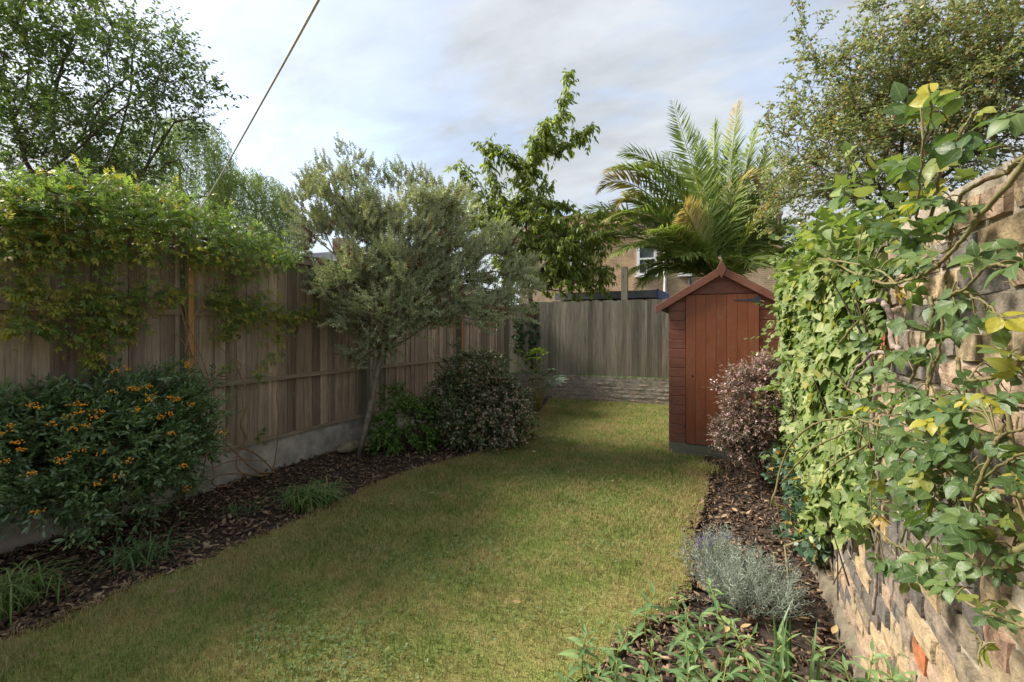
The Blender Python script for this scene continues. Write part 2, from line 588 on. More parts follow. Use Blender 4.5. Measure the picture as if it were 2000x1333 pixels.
def plain_mat(name, col, rough=0.6, metal=0.0, spec=0.3, var=0.25, scale=20.0, bump=0.0, bscale=80.0, objvar=0.0, col2=None):
    m, nt = new_mat(name)
    co = node(nt, 'TexCoord')
    oi = node(nt, 'ObjectInfo')
    v = node(nt, 'VectorMath', {0: co.outputs['Object'], 1: oi.outputs['Random']}, operation='ADD')
    nz = node(nt, 'TexNoise', {'Vector': v, 'Scale': scale, 'Detail': 6, 'Roughness': 0.6})
    c = mixc(nt, ramp(nt, nz.outputs['Fac'], [(0.3, 0.0), (0.7, 1.0)]), tuple(x * (1 - var) for x in col), col2 or tuple(min(1, x * (1 + var)) for x in col))
    if objvar:
        k = math_(nt, 'MULTIPLY_ADD', oi.outputs['Random'], 2 * objvar, 1 - objvar)
        c = mixc(nt, 1.0, c, node(nt, 'CombineColor', {0: k, 1: k, 2: k}), 'MULTIPLY')
    p = node(nt, 'BsdfPrincipled', {'Base Color': c, 'Roughness': rough, 'Metallic': metal, 'Specular IOR Level': spec})
    if bump:
        n2_ = node(nt, 'TexNoise', {'Vector': v, 'Scale': bscale, 'Detail': 6, 'Roughness': 0.65})
        b = node(nt, 'Bump', {'Height': n2_.outputs['Fac'], 'Strength': bump, 'Distance': 0.01})
        nt.links.new(b.outputs[0], p.inputs['Normal'])
    finish(nt, p)
    return m
def wood_mat(name, dark, light, algae=None, algae_amt=0.4, rough=0.75, objvar=0.35, grain=1.0, axis='z', knots=0.6, paint=False, bump=0.4):
    m, nt = new_mat(name)
    co = node(nt, 'TexCoord')
    oi = node(nt, 'ObjectInfo')
    off = node(nt, 'VectorMath', {0: oi.outputs['Random'], 1: (7.3, 3.1, 19.7)}, operation='MULTIPLY')
    v = node(nt, 'VectorMath', {0: co.outputs['Object'], 1: off}, operation='ADD')
    sc = {'z': (1, 1, 0.045), 'x': (0.045, 1, 1), 'y': (1, 0.045, 1)}[axis]
    sk = {'z': (1, 1, 0.35), 'x': (0.35, 1, 1), 'y': (1, 0.35, 1)}[axis]
    kv = node(nt, 'VectorMath', {0: v, 1: sk}, operation='MULTIPLY')
    vo = node(nt, 'TexVoronoi', {'Vector': kv, 'Scale': 7.0, 'Randomness': 1.0})
    kn = ramp(nt, vo.outputs['Distance'], [(0.03, 1.0), (0.22, 0.0)], 'EASE')
    gate = ramp(nt, vo.outputs['Color'], [(0.62, 0.0), (0.66, 1.0)])
    kn = math_(nt, 'MULTIPLY', math_(nt, 'MULTIPLY', kn, gate), knots)
    dv = node(nt, 'VectorMath', {0: v, 1: node(nt, 'CombineXYZ', {0: math_(nt, 'MULTIPLY', kn, 0.03), 1: math_(nt, 'MULTIPLY', kn, 0.03), 2: 0.0})}, operation='ADD')
    gv = node(nt, 'VectorMath', {0: dv, 1: sc}, operation='MULTIPLY')
    g1 = node(nt, 'TexNoise', {'Vector': gv, 'Scale': 95.0 * grain, 'Detail': 8, 'Roughness': 0.7, 'Distortion': 0.35})
    g2 = node(nt, 'TexNoise', {'Vector': gv, 'Scale': 16.0, 'Detail': 4, 'Roughness': 0.5, 'Distortion': 1.2})
    h = math_(nt, 'MULTIPLY_ADD', g1.outputs['Fac'], 0.6, math_(nt, 'MULTIPLY', g2.outputs['Fac'], 0.4))
    c = ramp(nt, h, [(0.32, dark), (0.68, light)]).outputs[0]
    c = mixc(nt, kn, c, tuple(x * 0.3 for x in dark))
    k = math_(nt, 'MULTIPLY_ADD', oi.outputs['Random'], 2 * objvar, 1 - objvar)
    c = mixc(nt, 1.0, c, node(nt, 'CombineColor', {0: k, 1: k, 2: k}), 'MULTIPLY')
    ge = node(nt, 'NewGeometry')
    if algae:
        an = node(nt, 'TexNoise', {'Vector': ge.outputs['Position'], 'Scale': 2.2, 'Detail': 6, 'Roughness': 0.65})
        c = mixc(nt, math_(nt, 'MULTIPLY', ramp(nt, an.outputs['Fac'], [(0.42, 0.0), (0.66, 1.0)]), algae_amt), c, algae)
    if paint:
        wn_ = node(nt, 'TexNoise', {'Vector': v, 'Scale': 35.0, 'Detail': 5, 'Roughness': 0.7})
        c = mixc(nt, math_(nt, 'MULTIPLY', ramp(nt, wn_.outputs['Fac'], [(0.60, 0.0), (0.72, 1.0)]), 0.55), c, (0.34, 0.22, 0.16))
        dz_ = node(nt, 'SeparateXYZ', {0: ge.outputs['Position']})
        dn = node(nt, 'TexNoise', {'Vector': ge.outputs['Position'], 'Scale': 18.0, 'Detail': 6, 'Roughness': 0.7})
        dm = math_(nt, 'SUBTRACT', dn.outputs['Fac'], math_(nt, 'MULTIPLY', dz_.outputs[2], 0.55))
        c = mixc(nt, math_(nt, 'MULTIPLY', ramp(nt, dm, [(0.36, 0.0), (0.56, 1.0)]), 0.6), c, (0.13, 0.10, 0.075))
        c = mixc(nt, math_(nt, 'MULTIPLY', ramp(nt, node(nt, 'TexNoise', {'Vector': v, 'Scale': 4.0, 'Detail': 5}).outputs['Fac'], [(0.45, 0.0), (0.75, 1.0)]), 0.35), c, (0.27, 0.14, 0.085))
    p = node(nt, 'BsdfPrincipled', {'Base Color': c, 'Roughness': rough, 'Specular IOR Level': 0.25})
    b = node(nt, 'Bump', {'Height': h, 'Strength': bump, 'Distance': 0.006})
    nt.links.new(b.outputs[0], p.inputs['Normal'])
    finish(nt, p)
    return m
def brick_mat(name, stops, soot=0.5, bump=0.8):
    m, nt = new_mat(name)
    co = node(nt, 'TexCoord')
    oi = node(nt, 'ObjectInfo')
    at = node(nt, 'Attribute', attribute_name='rnd')
    r = math_(nt, 'FRACT', math_(nt, 'ADD', oi.outputs['Random'], at.outputs['Fac']))
    ge = node(nt, 'NewGeometry')
    v = node(nt, 'VectorMath', {0: ge.outputs['Position'], 1: node(nt, 'VectorMath', {0: r, 1: (31.0, 17.0, 23.0)}, operation='MULTIPLY')}, operation='ADD').outputs[0]
    c = ramp(nt, r, stops).outputs[0]
    a = node(nt, 'TexNoise', {'Vector': v, 'Scale': 26.0, 'Detail': 8, 'Roughness': 0.7})
    c = mixc(nt, 1.0, c, ramp(nt, a.outputs['Fac'], [(0.25, 0.45), (0.75, 1.45)]), 'MULTIPLY')
    s = node(nt, 'TexNoise', {'Vector': v, 'Scale': 9.0, 'Detail': 8, 'Roughness': 0.75})
    c = mixc(nt, math_(nt, 'MULTIPLY', ramp(nt, s.outputs['Fac'], [(0.52, 0.0), (0.66, 1.0)]), soot), c, (0.045, 0.04, 0.036))
    e = node(nt, 'TexNoise', {'Vector': v, 'Scale': 14.0, 'Detail': 7, 'Roughness': 0.7})
    c = mixc(nt, math_(nt, 'MULTIPLY', ramp(nt, e.outputs['Fac'], [(0.60, 0.0), (0.72, 1.0)]), 0.4), c, (0.46, 0.38, 0.27))
    pit = node(nt, 'TexVoronoi', {'Vector': v, 'Scale': 75.0})
    hh = math_(nt, 'ADD', math_(nt, 'MULTIPLY', a.outputs['Fac'], 1.6), math_(nt, 'MULTIPLY', ramp(nt, pit.outputs['Distance'], [(0.0, 0.0), (0.35, 1.0)]), 0.35))
    p = node(nt, 'BsdfPrincipled', {'Base Color': c, 'Roughness': 0.9, 'Specular IOR Level': 0.15})
    b = node(nt, 'Bump', {'Height': hh, 'Strength': bump, 'Distance': 0.009})
    nt.links.new(b.outputs[0], p.inputs['Normal'])
    finish(nt, p)
    return m

M = {}
M['fence'] = wood_mat('fence_wood', (0.13, 0.092, 0.065), (0.52, 0.40, 0.295), (0.13, 0.13, 0.065), 0.35, objvar=0.42)
M['fence_back'] = wood_mat('old_fence_wood', (0.075, 0.064, 0.048), (0.30, 0.265, 0.205), (0.13, 0.14, 0.075), 0.45, objvar=0.36, knots=0.35)
M['rail'] = wood_mat('rail_wood', (0.15, 0.12, 0.085), (0.36, 0.28, 0.20), (0.13, 0.13, 0.06), 0.3, axis='y', objvar=0.2)
M['post'] = wood_mat('post_wood', (0.10, 0.092, 0.068), (0.22, 0.20, 0.15), (0.12, 0.14, 0.06), 0.5, objvar=0.15)
M['new_wood'] = wood_mat('new_wood', (0.30, 0.15, 0.05), (0.46, 0.26, 0.10), None, 0, objvar=0.1, knots=0.3)
M['shed'] = wood_mat('shed_paint', (0.13, 0.048, 0.031), (0.21, 0.08, 0.052), None, 0, rough=0.55, objvar=0.10, axis='x', paint=True, bump=0.25, knots=0.3)
M['shed_door'] = wood_mat('door_paint', (0.17, 0.054, 0.023), (0.245, 0.082, 0.037), None, 0, rough=0.5, objvar=0.08, axis='z', paint=True, bump=0.25, knots=0.35)
M['bearer'] = wood_mat('bearer_wood', (0.10, 0.10, 0.075), (0.22, 0.22, 0.16), None, 0, axis='x')
M['felt'] = plain_mat('roof_felt', (0.06, 0.065, 0.06), 0.9, bump=0.5, bscale=250)
M['iron'] = plain_mat('hinge_iron', (0.07, 0.075, 0.085), 0.55, 0.6, var=0.4, scale=60)
M['hole'] = plain_mat('keyhole', (0.01, 0.01, 0.01), 0.9, var=0.0)
M['concrete'] = plain_mat('concrete', (0.36, 0.33, 0.29), 0.9, var=0.45, scale=5, bump=0.5, bscale=120)
M['mortar'] = plain_mat('mortar', (0.36, 0.31, 0.235), 0.95, var=0.4, scale=14, bump=1.0, bscale=60)
M['mortar_old'] = plain_mat('old_mortar', (0.23, 0.20, 0.165), 0.95, var=0.4, scale=10, bump=0.8, bscale=60)
STOCK = [(0.0, (0.39, 0.28, 0.165)), (0.25, (0.43, 0.325, 0.195)), (0.40, (0.28, 0.225, 0.15)), (0.50, (0.13, 0.115, 0.102)), (0.70, (0.175, 0.155, 0.135)), (0.78, (0.38, 0.275, 0.19)), (0.93, (0.40, 0.285, 0.205)), (0.97, (0.44, 0.18, 0.09)), (1.0, (0.44, 0.16, 0.07))]
M['brick'] = brick_mat('stock_brick', STOCK, 0.85)
M['brick_old'] = brick_mat('low_wall_brick', [(0.0, (0.22, 0.19, 0.16)), (0.6, (0.30, 0.27, 0.23)), (1.0, (0.32, 0.23, 0.18))], 0.5)
M['bark'] = plain_mat('bark', (0.085, 0.062, 0.045), 0.9, var=0.45, scale=30, bump=0.8, bscale=60)
M['bark_pale'] = plain_mat('pale_bark', (0.20, 0.17, 0.14), 0.9, var=0.35, scale=18, bump=0.8, bscale=50)
M['stem_brown'] = plain_mat('brown_stem', (0.25, 0.16, 0.085), 0.8, var=0.3, scale=40)
M['cane'] = plain_mat('rose_cane', (0.22, 0.13, 0.07), 0.6, var=0.25, scale=12, col2=(0.17, 0.19, 0.07))
M['cane_grey'] = plain_mat('grey_cane', (0.27, 0.21, 0.18), 0.85, var=0.35, scale=40, bump=0.6, bscale=80)
M['cane_green'] = plain_mat('green_cane', (0.15, 0.155, 0.055), 0.6, var=0.3, scale=20, col2=(0.20, 0.15, 0.07))
M['twig'] = plain_mat('twig', (0.10, 0.075, 0.055), 0.85, var=0.3)
M['green_stem'] = plain_mat('green_stem', (0.24, 0.25, 0.055), 0.6, var=0.3, scale=30)
M['cable'] = plain_mat('cable', (0.7, 0.68, 0.62), 0.7, var=0.15, scale=200)
M['soil'] = plain_mat('soil', (0.045, 0.032, 0.024), 0.95, var=0.5, scale=30, bump=1.0, bscale=70)
M['stone'] = plain_mat('stone', (0.24, 0.22, 0.13), 0.9, var=0.4, scale=14, bump=0.8, bscale=40)
M['earth'] = plain_mat('earthy_mortar', (0.15, 0.125, 0.09), 0.95, var=0.5, scale=12, bump=1.0, bscale=50)
M['white'] = plain_mat('white_paint', (0.75, 0.75, 0.73), 0.5, var=0.06)
M['grey_pipe'] = plain_mat('grey_pipe', (0.62, 0.60, 0.56), 0.5, var=0.1)
M['dark_pipe'] = plain_mat('dark_pipe', (0.05, 0.05, 0.055), 0.5, var=0.1)
M['slate'] = plain_mat('slate', (0.20, 0.205, 0.215), 0.75, var=0.3, scale=3)
M['blue'] = plain_mat('blue_trim', (0.05, 0.10, 0.28), 0.6, var=0.15)
def pane_mat():
    m, nt = new_mat('window_glass')
    finish(nt, node(nt, 'BsdfPrincipled', {'Base Color': (0.06, 0.07, 0.08), 'Roughness': 0.05, 'Specular IOR Level': 0.8}))
    return m
M['pane'] = pane_mat()
M['curtain'] = plain_mat('net_curtain', (0.55, 0.56, 0.57), 0.9, var=0.1)
def far_brick():
    m, nt = new_mat('house_brick')
    co = node(nt, 'TexCoord')
    sx = node(nt, 'SeparateXYZ', {0: co.outputs['Object']})
    v = node(nt, 'CombineXYZ', {0: math_(nt, 'ADD', sx.outputs[0], sx.outputs[1]), 1: sx.outputs[2], 2: 0.0})
    br = node(nt, 'TexBrick', {'Vector': v, 'Color1': (0.44, 0.31, 0.18), 'Color2': (0.33, 0.22, 0.13), 'Mortar': (0.42, 0.36, 0.27), 'Scale': 1.0, 'Mortar Size': 0.008, 'Bias': 0.0, 'Brick Width': 0.225, 'Row Height': 0.075})
    nz = node(nt, 'TexNoise', {'Vector': co.outputs['Object'], 'Scale': 1.5, 'Detail': 8, 'Roughness': 0.7})
    c = mixc(nt, 1.0, br.outputs[0], ramp(nt, nz.outputs['Fac'], [(0.3, 0.7), (0.7, 1.25)]), 'MULTIPLY')
    p = node(nt, 'BsdfPrincipled', {'Base Color': c, 'Roughness': 0.9})
    b = node(nt, 'Bump', {'Height': br.outputs['Fac'], 'Strength': 0.5, 'Distance': -0.01})
    nt.links.new(b.outputs[0], p.inputs['Normal'])
    finish(nt, p)
    return m
M['house'] = far_brick()
M['tile'] = plain_mat('roof_tile', (0.20, 0.115, 0.085), 0.9, var=0.35, scale=2.5, objvar=0.25)

# leaves
M['l_vine'] = leaf_mat('jasmine_leaf', [(0, (0.11, 0.175, 0.045)), (0.6, (0.165, 0.24, 0.062)), (1, (0.23, 0.30, 0.08))], [(0, (0.42, 0.38, 0.08)), (0.7, (0.33, 0.35, 0.07)), (1, (0.42, 0.27, 0.10))], 0.45, 0.5)
M['l_pyra'] = leaf_mat('firethorn_leaf', [(0, (0.085, 0.15, 0.065)), (0.7, (0.15, 0.235, 0.10)), (1, (0.23, 0.31, 0.12))], None, 0.32, 0.3, 0.7)
M['l_silver'] = leaf_mat('silver_leaf', [(0, (0.24, 0.27, 0.155)), (0.6, (0.34, 0.37, 0.22)), (1, (0.46, 0.46, 0.30))], [(0, (0.13, 0.055, 0.035)), (1, (0.20, 0.10, 0.06))], 0.6, 0.25)
M['l_tree'] = leaf_mat('plum_leaf', [(0, (0.065, 0.11, 0.04)), (0.7, (0.115, 0.175, 0.06)), (1, (0.20, 0.25, 0.07))], None, 0.4, 0.45)
M['l_willow'] = leaf_mat('willow_leaf', [(0, (0.14, 0.20, 0.06)), (1, (0.26, 0.33, 0.10))], None, 0.5, 0.35)
M['l_cherry'] = leaf_mat('cherry_leaf', [(0, (0.12, 0.17, 0.04)), (0.6, (0.22, 0.28, 0.065)), (1, (0.34, 0.37, 0.08))], None, 0.4, 0.5)
M['l_haw'] = leaf_mat('crab_leaf', [(0, (0.15, 0.20, 0.075)), (0.5, (0.24, 0.29, 0.11)), (0.85, (0.36, 0.37, 0.14)), (1, (0.50, 0.30, 0.14))], None, 0.35, 0.42, 0.5, warm=(1.15, 1.2, 0.75))
M['l_palm'] = leaf_mat('palm_leaf', [(0, (0.14, 0.21, 0.055)), (1, (0.29, 0.36, 0.095))], [(0, (0.42, 0.30, 0.12)), (1, (0.50, 0.42, 0.24))], 0.5, 0.32, 0.2)
M['l_ivy'] = leaf_mat('ivy_leaf', [(0, (0.09, 0.15, 0.04)), (0.5, (0.16, 0.22, 0.06)), (0.85, (0.25, 0.30, 0.10)), (1, (0.36, 0.38, 0.17))], [(0, (0.25, 0.27, 0.06)), (1, (0.34, 0.30, 0.08))], 0.5, 0.34, 0.25, rib=0.2)
M['l_ivy_dark'] = leaf_mat('dark_ivy_leaf', [(0, (0.03, 0.055, 0.025)), (1, (0.06, 0.09, 0.035))], None, 0.7, 0.15, 0.1)
M['l_rose'] = leaf_mat('rose_leaf', [(0, (0.055, 0.10, 0.032)), (0.5, (0.085, 0.14, 0.048)), (1, (0.13, 0.19, 0.06))], [(0, (0.28, 0.30, 0.03)), (0.8, (0.36, 0.32, 0.03)), (1, (0.42, 0.22, 0.04))], 0.42, 0.38, 0.35, rib=0.3)
M['l_rose_blue'] = leaf_mat('bluish_rose_leaf', [(0, (0.04, 0.085, 0.05)), (1, (0.075, 0.13, 0.075))], [(0, (0.30, 0.28, 0.04)), (1, (0.42, 0.20, 0.03))], 0.4, 0.2)
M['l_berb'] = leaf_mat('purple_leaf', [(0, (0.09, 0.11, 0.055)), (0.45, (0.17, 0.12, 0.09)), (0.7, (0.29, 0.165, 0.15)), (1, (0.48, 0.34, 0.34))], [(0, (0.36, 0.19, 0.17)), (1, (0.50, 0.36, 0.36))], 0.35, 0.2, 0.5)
M['l_abelia'] = leaf_mat('abelia_leaf', [(0, (0.06, 0.10, 0.042)), (0.6, (0.11, 0.155, 0.06)), (0.85, (0.22, 0.21, 0.09)), (1, (0.36, 0.27, 0.17))], None, 0.35, 0.15, 0.45)
M['l_green'] = leaf_mat('shrub_leaf', [(0, (0.08, 0.16, 0.035)), (1, (0.16, 0.26, 0.055))], None, 0.45, 0.3)
M['l_fatsia'] = leaf_mat('fatsia_leaf', [(0, (0.10, 0.16, 0.09)), (1, (0.20, 0.26, 0.17))], [(0, (0.14, 0.22, 0.03)), (1, (0.20, 0.28, 0.05))], 0.4, 0.2, 0.4, rib=0.5)
M['l_perennial'] = leaf_mat('perennial_leaf', [(0, (0.11, 0.20, 0.08)), (0.6, (0.17, 0.27, 0.11)), (1, (0.25, 0.34, 0.13))], None, 0.45, 0.35, 0.3, rib=0.3)
M['l_curry'] = leaf_mat('silver_needle', [(0, (0.20, 0.235, 0.19)), (1, (0.33, 0.37, 0.31))], None, 0.7, 0.15)
M['l_strap'] = leaf_mat('strap_leaf', [(0, (0.07, 0.14, 0.05)), (1, (0.14, 0.22, 0.08))], None, 0.4, 0.25)
M['l_tuft'] = leaf_mat('tuft_leaf', [(0, (0.09, 0.16, 0.045)), (0.8, (0.16, 0.23, 0.065)), (1, (0.28, 0.25, 0.11))], None, 0.5, 0.25)
M['l_sunlit'] = leaf_mat('sunlit_tuft_leaf', [(0, (0.30, 0.29, 0.08)), (1, (0.45, 0.42, 0.14))], None, 0.5, 0.3)  # pale yellow puts a sun patch on the grass into the colour
M['l_weed'] = leaf_mat('clover_leaf', [(0, (0.10, 0.165, 0.055)), (1, (0.17, 0.24, 0.09))], None, 0.5, 0.2)
M['l_fallen'] = leaf_mat('fallen_leaf', [(0, (0.18, 0.11, 0.065)), (0.7, (0.30, 0.21, 0.13)), (1, (0.38, 0.26, 0.10))], None, 0.7, 0.1)
M['orange'] = plain_mat('orange_berry', (0.72, 0.25, 0.012), 0.35, var=0.25, scale=50, col2=(0.80, 0.36, 0.02))
M['red'] = plain_mat('red_berry', (0.42, 0.045, 0.03), 0.35, var=0.3, scale=40)
M['petal'] = leaf_mat('pale_petal', [(0, (0.60, 0.50, 0.46)), (1, (0.50, 0.30, 0.24))], None, 0.6, 0.3, warm=(1, 1, 1))
M['violet'] = leaf_mat('violet_petal', [(0, (0.13, 0.08, 0.30)), (1, (0.22, 0.14, 0.42))], None, 0.6, 0.2, warm=(1, 1, 1))
M['chip'] = leaf_mat('bark_chip', [(0, (0.05, 0.034, 0.024)), (0.5, (0.11, 0.07, 0.045)), (0.85, (0.20, 0.13, 0.085)), (1, (0.36, 0.25, 0.16))], None, 0.85, 0.0, 0.15)
def grass_mats():
    def patch(nt):
        ge = node(nt, 'NewGeometry')
        n_ = node(nt, 'TexNoise', {'Vector': ge.outputs['Position'], 'Scale': 3.2, 'Detail': 6, 'Roughness': 0.68})
        n3 = node(nt, 'TexNoise', {'Vector': ge.outputs['Position'], 'Scale': 9.0, 'Detail': 3, 'Roughness': 0.6})
        return math_(nt, 'MULTIPLY_ADD', n3.outputs['Fac'], 0.35, math_(nt, 'MULTIPLY', n_.outputs['Fac'], 0.75))
    m, nt = new_mat('grass_blade')
    f = rnd_fac(nt)
    p_ = patch(nt)
    at = node(nt, 'Attribute', attribute_name='tint')
    dry = ramp(nt, math_(nt, 'ADD', math_(nt, 'ADD', p_, math_(nt, 'MULTIPLY', f, 0.28)), math_(nt, 'MULTIPLY', at.outputs['Fac'], 0.3)), [(0.635, 0.0), (0.80, 1.0)])
    g = ramp(nt, f, [(0, (0.12, 0.172, 0.037)), (0.5, (0.165, 0.222, 0.05)), (1, (0.215, 0.26, 0.073))])
    s = ramp(nt, f, [(0, (0.27, 0.215, 0.085)), (1, (0.43, 0.35, 0.16))])
    c = mixc(nt, dry, g, s)
    b = node(nt, 'BsdfPrincipled', {'Base Color': c, 'Roughness': 0.6, 'Specular IOR Level': 0.2})
    t = node(nt, 'BsdfTranslucent', {'Color': c})
    finish(nt, node(nt, 'MixShader', {0: 0.38, 1: b, 2: t}))
    m2, nt = new_mat('lawn_turf')
    p_ = patch(nt)
    ge = node(nt, 'NewGeometry')
    fine = node(nt, 'TexNoise', {'Vector': ge.outputs['Position'], 'Scale': 120.0, 'Detail': 4})
    c = ramp(nt, p_, [(0.46, (0.165, 0.20, 0.05)), (0.78, (0.285, 0.23, 0.092))])
    c = mixc(nt, 1.0, c, ramp(nt, fine.outputs['Fac'], [(0.3, 0.5), (0.7, 1.3)]), 'MULTIPLY')
    b = node(nt, 'BsdfPrincipled', {'Base Color': c, 'Roughness': 0.9, 'Specular IOR Level': 0.1})
    bb = node(nt, 'Bump', {'Height': fine.outputs['Fac'], 'Strength': 0.8, 'Distance': 0.01})
    nt.links.new(bb.outputs[0], b.inputs['Normal'])
    finish(nt, b)
    return m, m2
M['grass'], M['turf'] = grass_mats()

# ------------------------------------------------------------------ ground, lawn, beds
def structure(o, label=None, cat_=None):
    o['kind'] = 'structure'
    if label:
        o['label'], o['category'] = label, cat_
    return o
FX = lambda y: -4.30 + 0.012 * y                      # left fence line
BACK_Y = 9.45
structure(part('ground', [(-600, -600, -0.09), (600, -600, -0.09), (600, 900, -0.09), (-600, 900, -0.09)], [(0, 1, 2, 3)], M['soil']), 'dark bare earth under and around the garden', 'ground')
edge_l = [on_ground(*p) for p in [(9, 1246), (75, 1222), (150, 1192), (210, 1165), (270, 1138), (375, 1102), (450, 1069), (540, 1033), (636, 992), (669, 976), (745, 940), (807, 916), (873, 900), (906, 893), (949, 877), (1022, 854), (1038, 818), (1061, 795)]]
edge_r = [on_ground(*p) for p in [(1387, 916), (1383, 965), (1370, 1007), (1357, 1036), (1354, 1095), (1351, 1153), (1318, 1192), (1260, 1225), (1200, 1280)]]
lawn = [(-3.9, -3.0)] + [(-3.75, 0.6)] + [(p[0], p[1]) for p in edge_l] + [(-3.15, 9.33), (-0.3, 9.33), (-0.43, 7.5), (-0.43, 5.72), (-0.1, 5.72)] + [(p[0], p[1]) for p in edge_r] + [(-0.75, 1.4), (-0.9, 0.5), (-0.9, -3.0)]
bm = bmesh.new()
top = [bm.verts.new((x, y, 0)) for x, y in lawn]
bot = [bm.verts.new((x, y, -0.07)) for x, y in lawn]
ft = bm.faces.new(top)
for i in range(len(lawn)):
    j = (i + 1) % len(lawn)
    bm.faces.new([top[i], bot[i], bot[j], top[j]])
bmesh.ops.triangulate(bm, faces=[ft])
bmesh.ops.recalc_face_normals(bm, faces=bm.faces[:])
me = bpy.data.meshes.new('lawn')
bm.to_mesh(me)
bm.free()
me.materials.append(M['turf'])
structure(place('lawn', me), 'green and straw coloured turf of the lawn between the two beds', 'lawn')
bed_l = [(-4.27, -3.0), (-4.27, 0.0), (FX(9.4), 9.40), (-3.0, 9.40)] + [(p[0] + 0.04, p[1]) for p in edge_l[::-1]] + [(-3.7, 0.6), (-3.85, -3.0)]
bed_r = [(p[0] - 0.04, p[1]) for p in edge_r] + [(-0.8, 1.4), (-0.95, 0.5), (-0.95, -3.0), (0.42, -3.0), (wall_x(5.8), 5.8), (-0.12, 5.80)]
def bed(name, poly):
    bm = bmesh.new()
    f = bm.faces.new([bm.verts.new((x, y, -0.03)) for x, y in poly])
    bmesh.ops.triangulate(bm, faces=[f])
    bmesh.ops.recalc_face_normals(bm, faces=bm.faces[:])
    me_ = bpy.data.meshes.new(name)
    bm.to_mesh(me_)
    bm.free()
    me_.materials.append(M['soil'])
    return structure(place(name, me_), 'dark soil of the bed along the board fence' if poly is bed_l else 'dark soil of the bed along the brick wall', 'bed')
bed('mulch_bed', bed_l)
bed('mulch_bed', bed_r)

# ------------------------------------------------------------------ left fence
rng = np.random.default_rng(5)
def board_meshes(mat, w, h, t, n, name='fence_board'):
    out = []
    for k in range(n):
        bm_ = bmesh.new()
        nx, nz = 2, 5
        g = [[[None] * 2 for _ in range(nz + 1)] for _ in range(nx + 1)]
        top_j = rng.normal(0, 0.006)
        bow = rng.normal(0, 0.003)
        for i in range(nx + 1):
            for j in range(nz + 1):
                x = (i / nx - 0.5) * w
                z = j / nz * h + (top_j + rng.normal(0, .003) if j == nz else 0)
                th = t * (0.55 + 0.45 * i / nx)
                b_ = bow * math.sin(math.pi * j / nz) + rng.normal(0, 0.0006)
                g[i][j][0] = bm_.verts.new((x + rng.normal(0, .0007), -th + b_, z))
                g[i][j][1] = bm_.verts.new((x, b_, z))
        for i in range(nx):
            for j in range(nz):
                bm_.faces.new([g[i][j][0], g[i + 1][j][0], g[i + 1][j + 1][0], g[i][j + 1][0]])
        for j in range(nz):
            bm_.faces.new([g[0][j][1], g[0][j][0], g[0][j + 1][0], g[0][j + 1][1]])
            bm_.faces.new([g[nx][j][0], g[nx][j][1], g[nx][j + 1][1], g[nx][j + 1][0]])
            bm_.faces.new([g[nx][j][1], g[0][j][1], g[0][j + 1][1], g[nx][j + 1][1]])
        for i in range(nx):
            bm_.faces.new([g[i][nz][0], g[i + 1][nz][0], g[i + 1][nz][1], g[i][nz][1]])
        bmesh.ops.remove_doubles(bm_, verts=bm_.verts[:], dist=1e-5)
        me_ = bpy.data.meshes.new(name)
        bm_.to_mesh(me_)
        bm_.free()
        me_.materials.append(mat)
        out.append(me_)
    return out
lf = thing('timber_fence', 'tall brown weathered board fence with rails and a concrete base, draped in jasmine', 'fence', (FX(4.8), 4.8, -0.06))
posts_y = [0.35, 2.58, 4.83, 7.25, 9.30]
bm_l = board_meshes(M['fence'], 0.135, 1.94, 0.018, 7)
y = -1.7
k = 0
while y < 9.36:
    place('fence_board', bm_l[rng.integers(0, 7)], lf, (FX(y) - 0.012, y, 0.325 + rng.normal(0, 0.003)), (rng.normal(0, 0.003), rng.normal(0, 0.002), math.radians(90 + 6.5) + rng.normal(0, 0.012)))
    y += 0.116 + rng.normal(0, 0.004)
ends = [-1.8] + posts_y
for a, b in zip(ends[:-1], ends[1:]):
    xm = (FX(a) + FX(b)) / 2
    box('gravel_board', xm - 0.03, xm + 0.025, a + 0.02, b - 0.02, -0.06, 0.315, M['concrete'], lf, 0.006)
    for z, hgt in ((0.92, 0.045), (1.58, 0.045), (2.19, 0.05)):
        box('rail', xm + 0.009, xm + 0.045, a + 0.04, b - 0.04, z, z + hgt, M['rail'], lf, 0.004)
    box('base_batten', xm + 0.0262, xm + 0.05, a + 0.04, b - 0.04, 0.305, 0.34, M['rail'], lf, 0.004)
    box('capping', xm - 0.03, xm + 0.055, a, b - 0.002, 2.272, 2.292, M['rail'], lf, 0.003)
for i, y in enumerate(posts_y):
    x = FX(y)
    box('fence_post', x + 0.006, x + 0.086, y - 0.04, y + 0.04, -0.06, 2.27, M['post'], lf, 0.004)
    if i in (1, 3):
        box('new_batten', x + 0.087, x + 0.112, y - 0.028, y + 0.018, 0.05 if i == 3 else 0.3, 2.22, M['new_wood'], lf, 0.003)

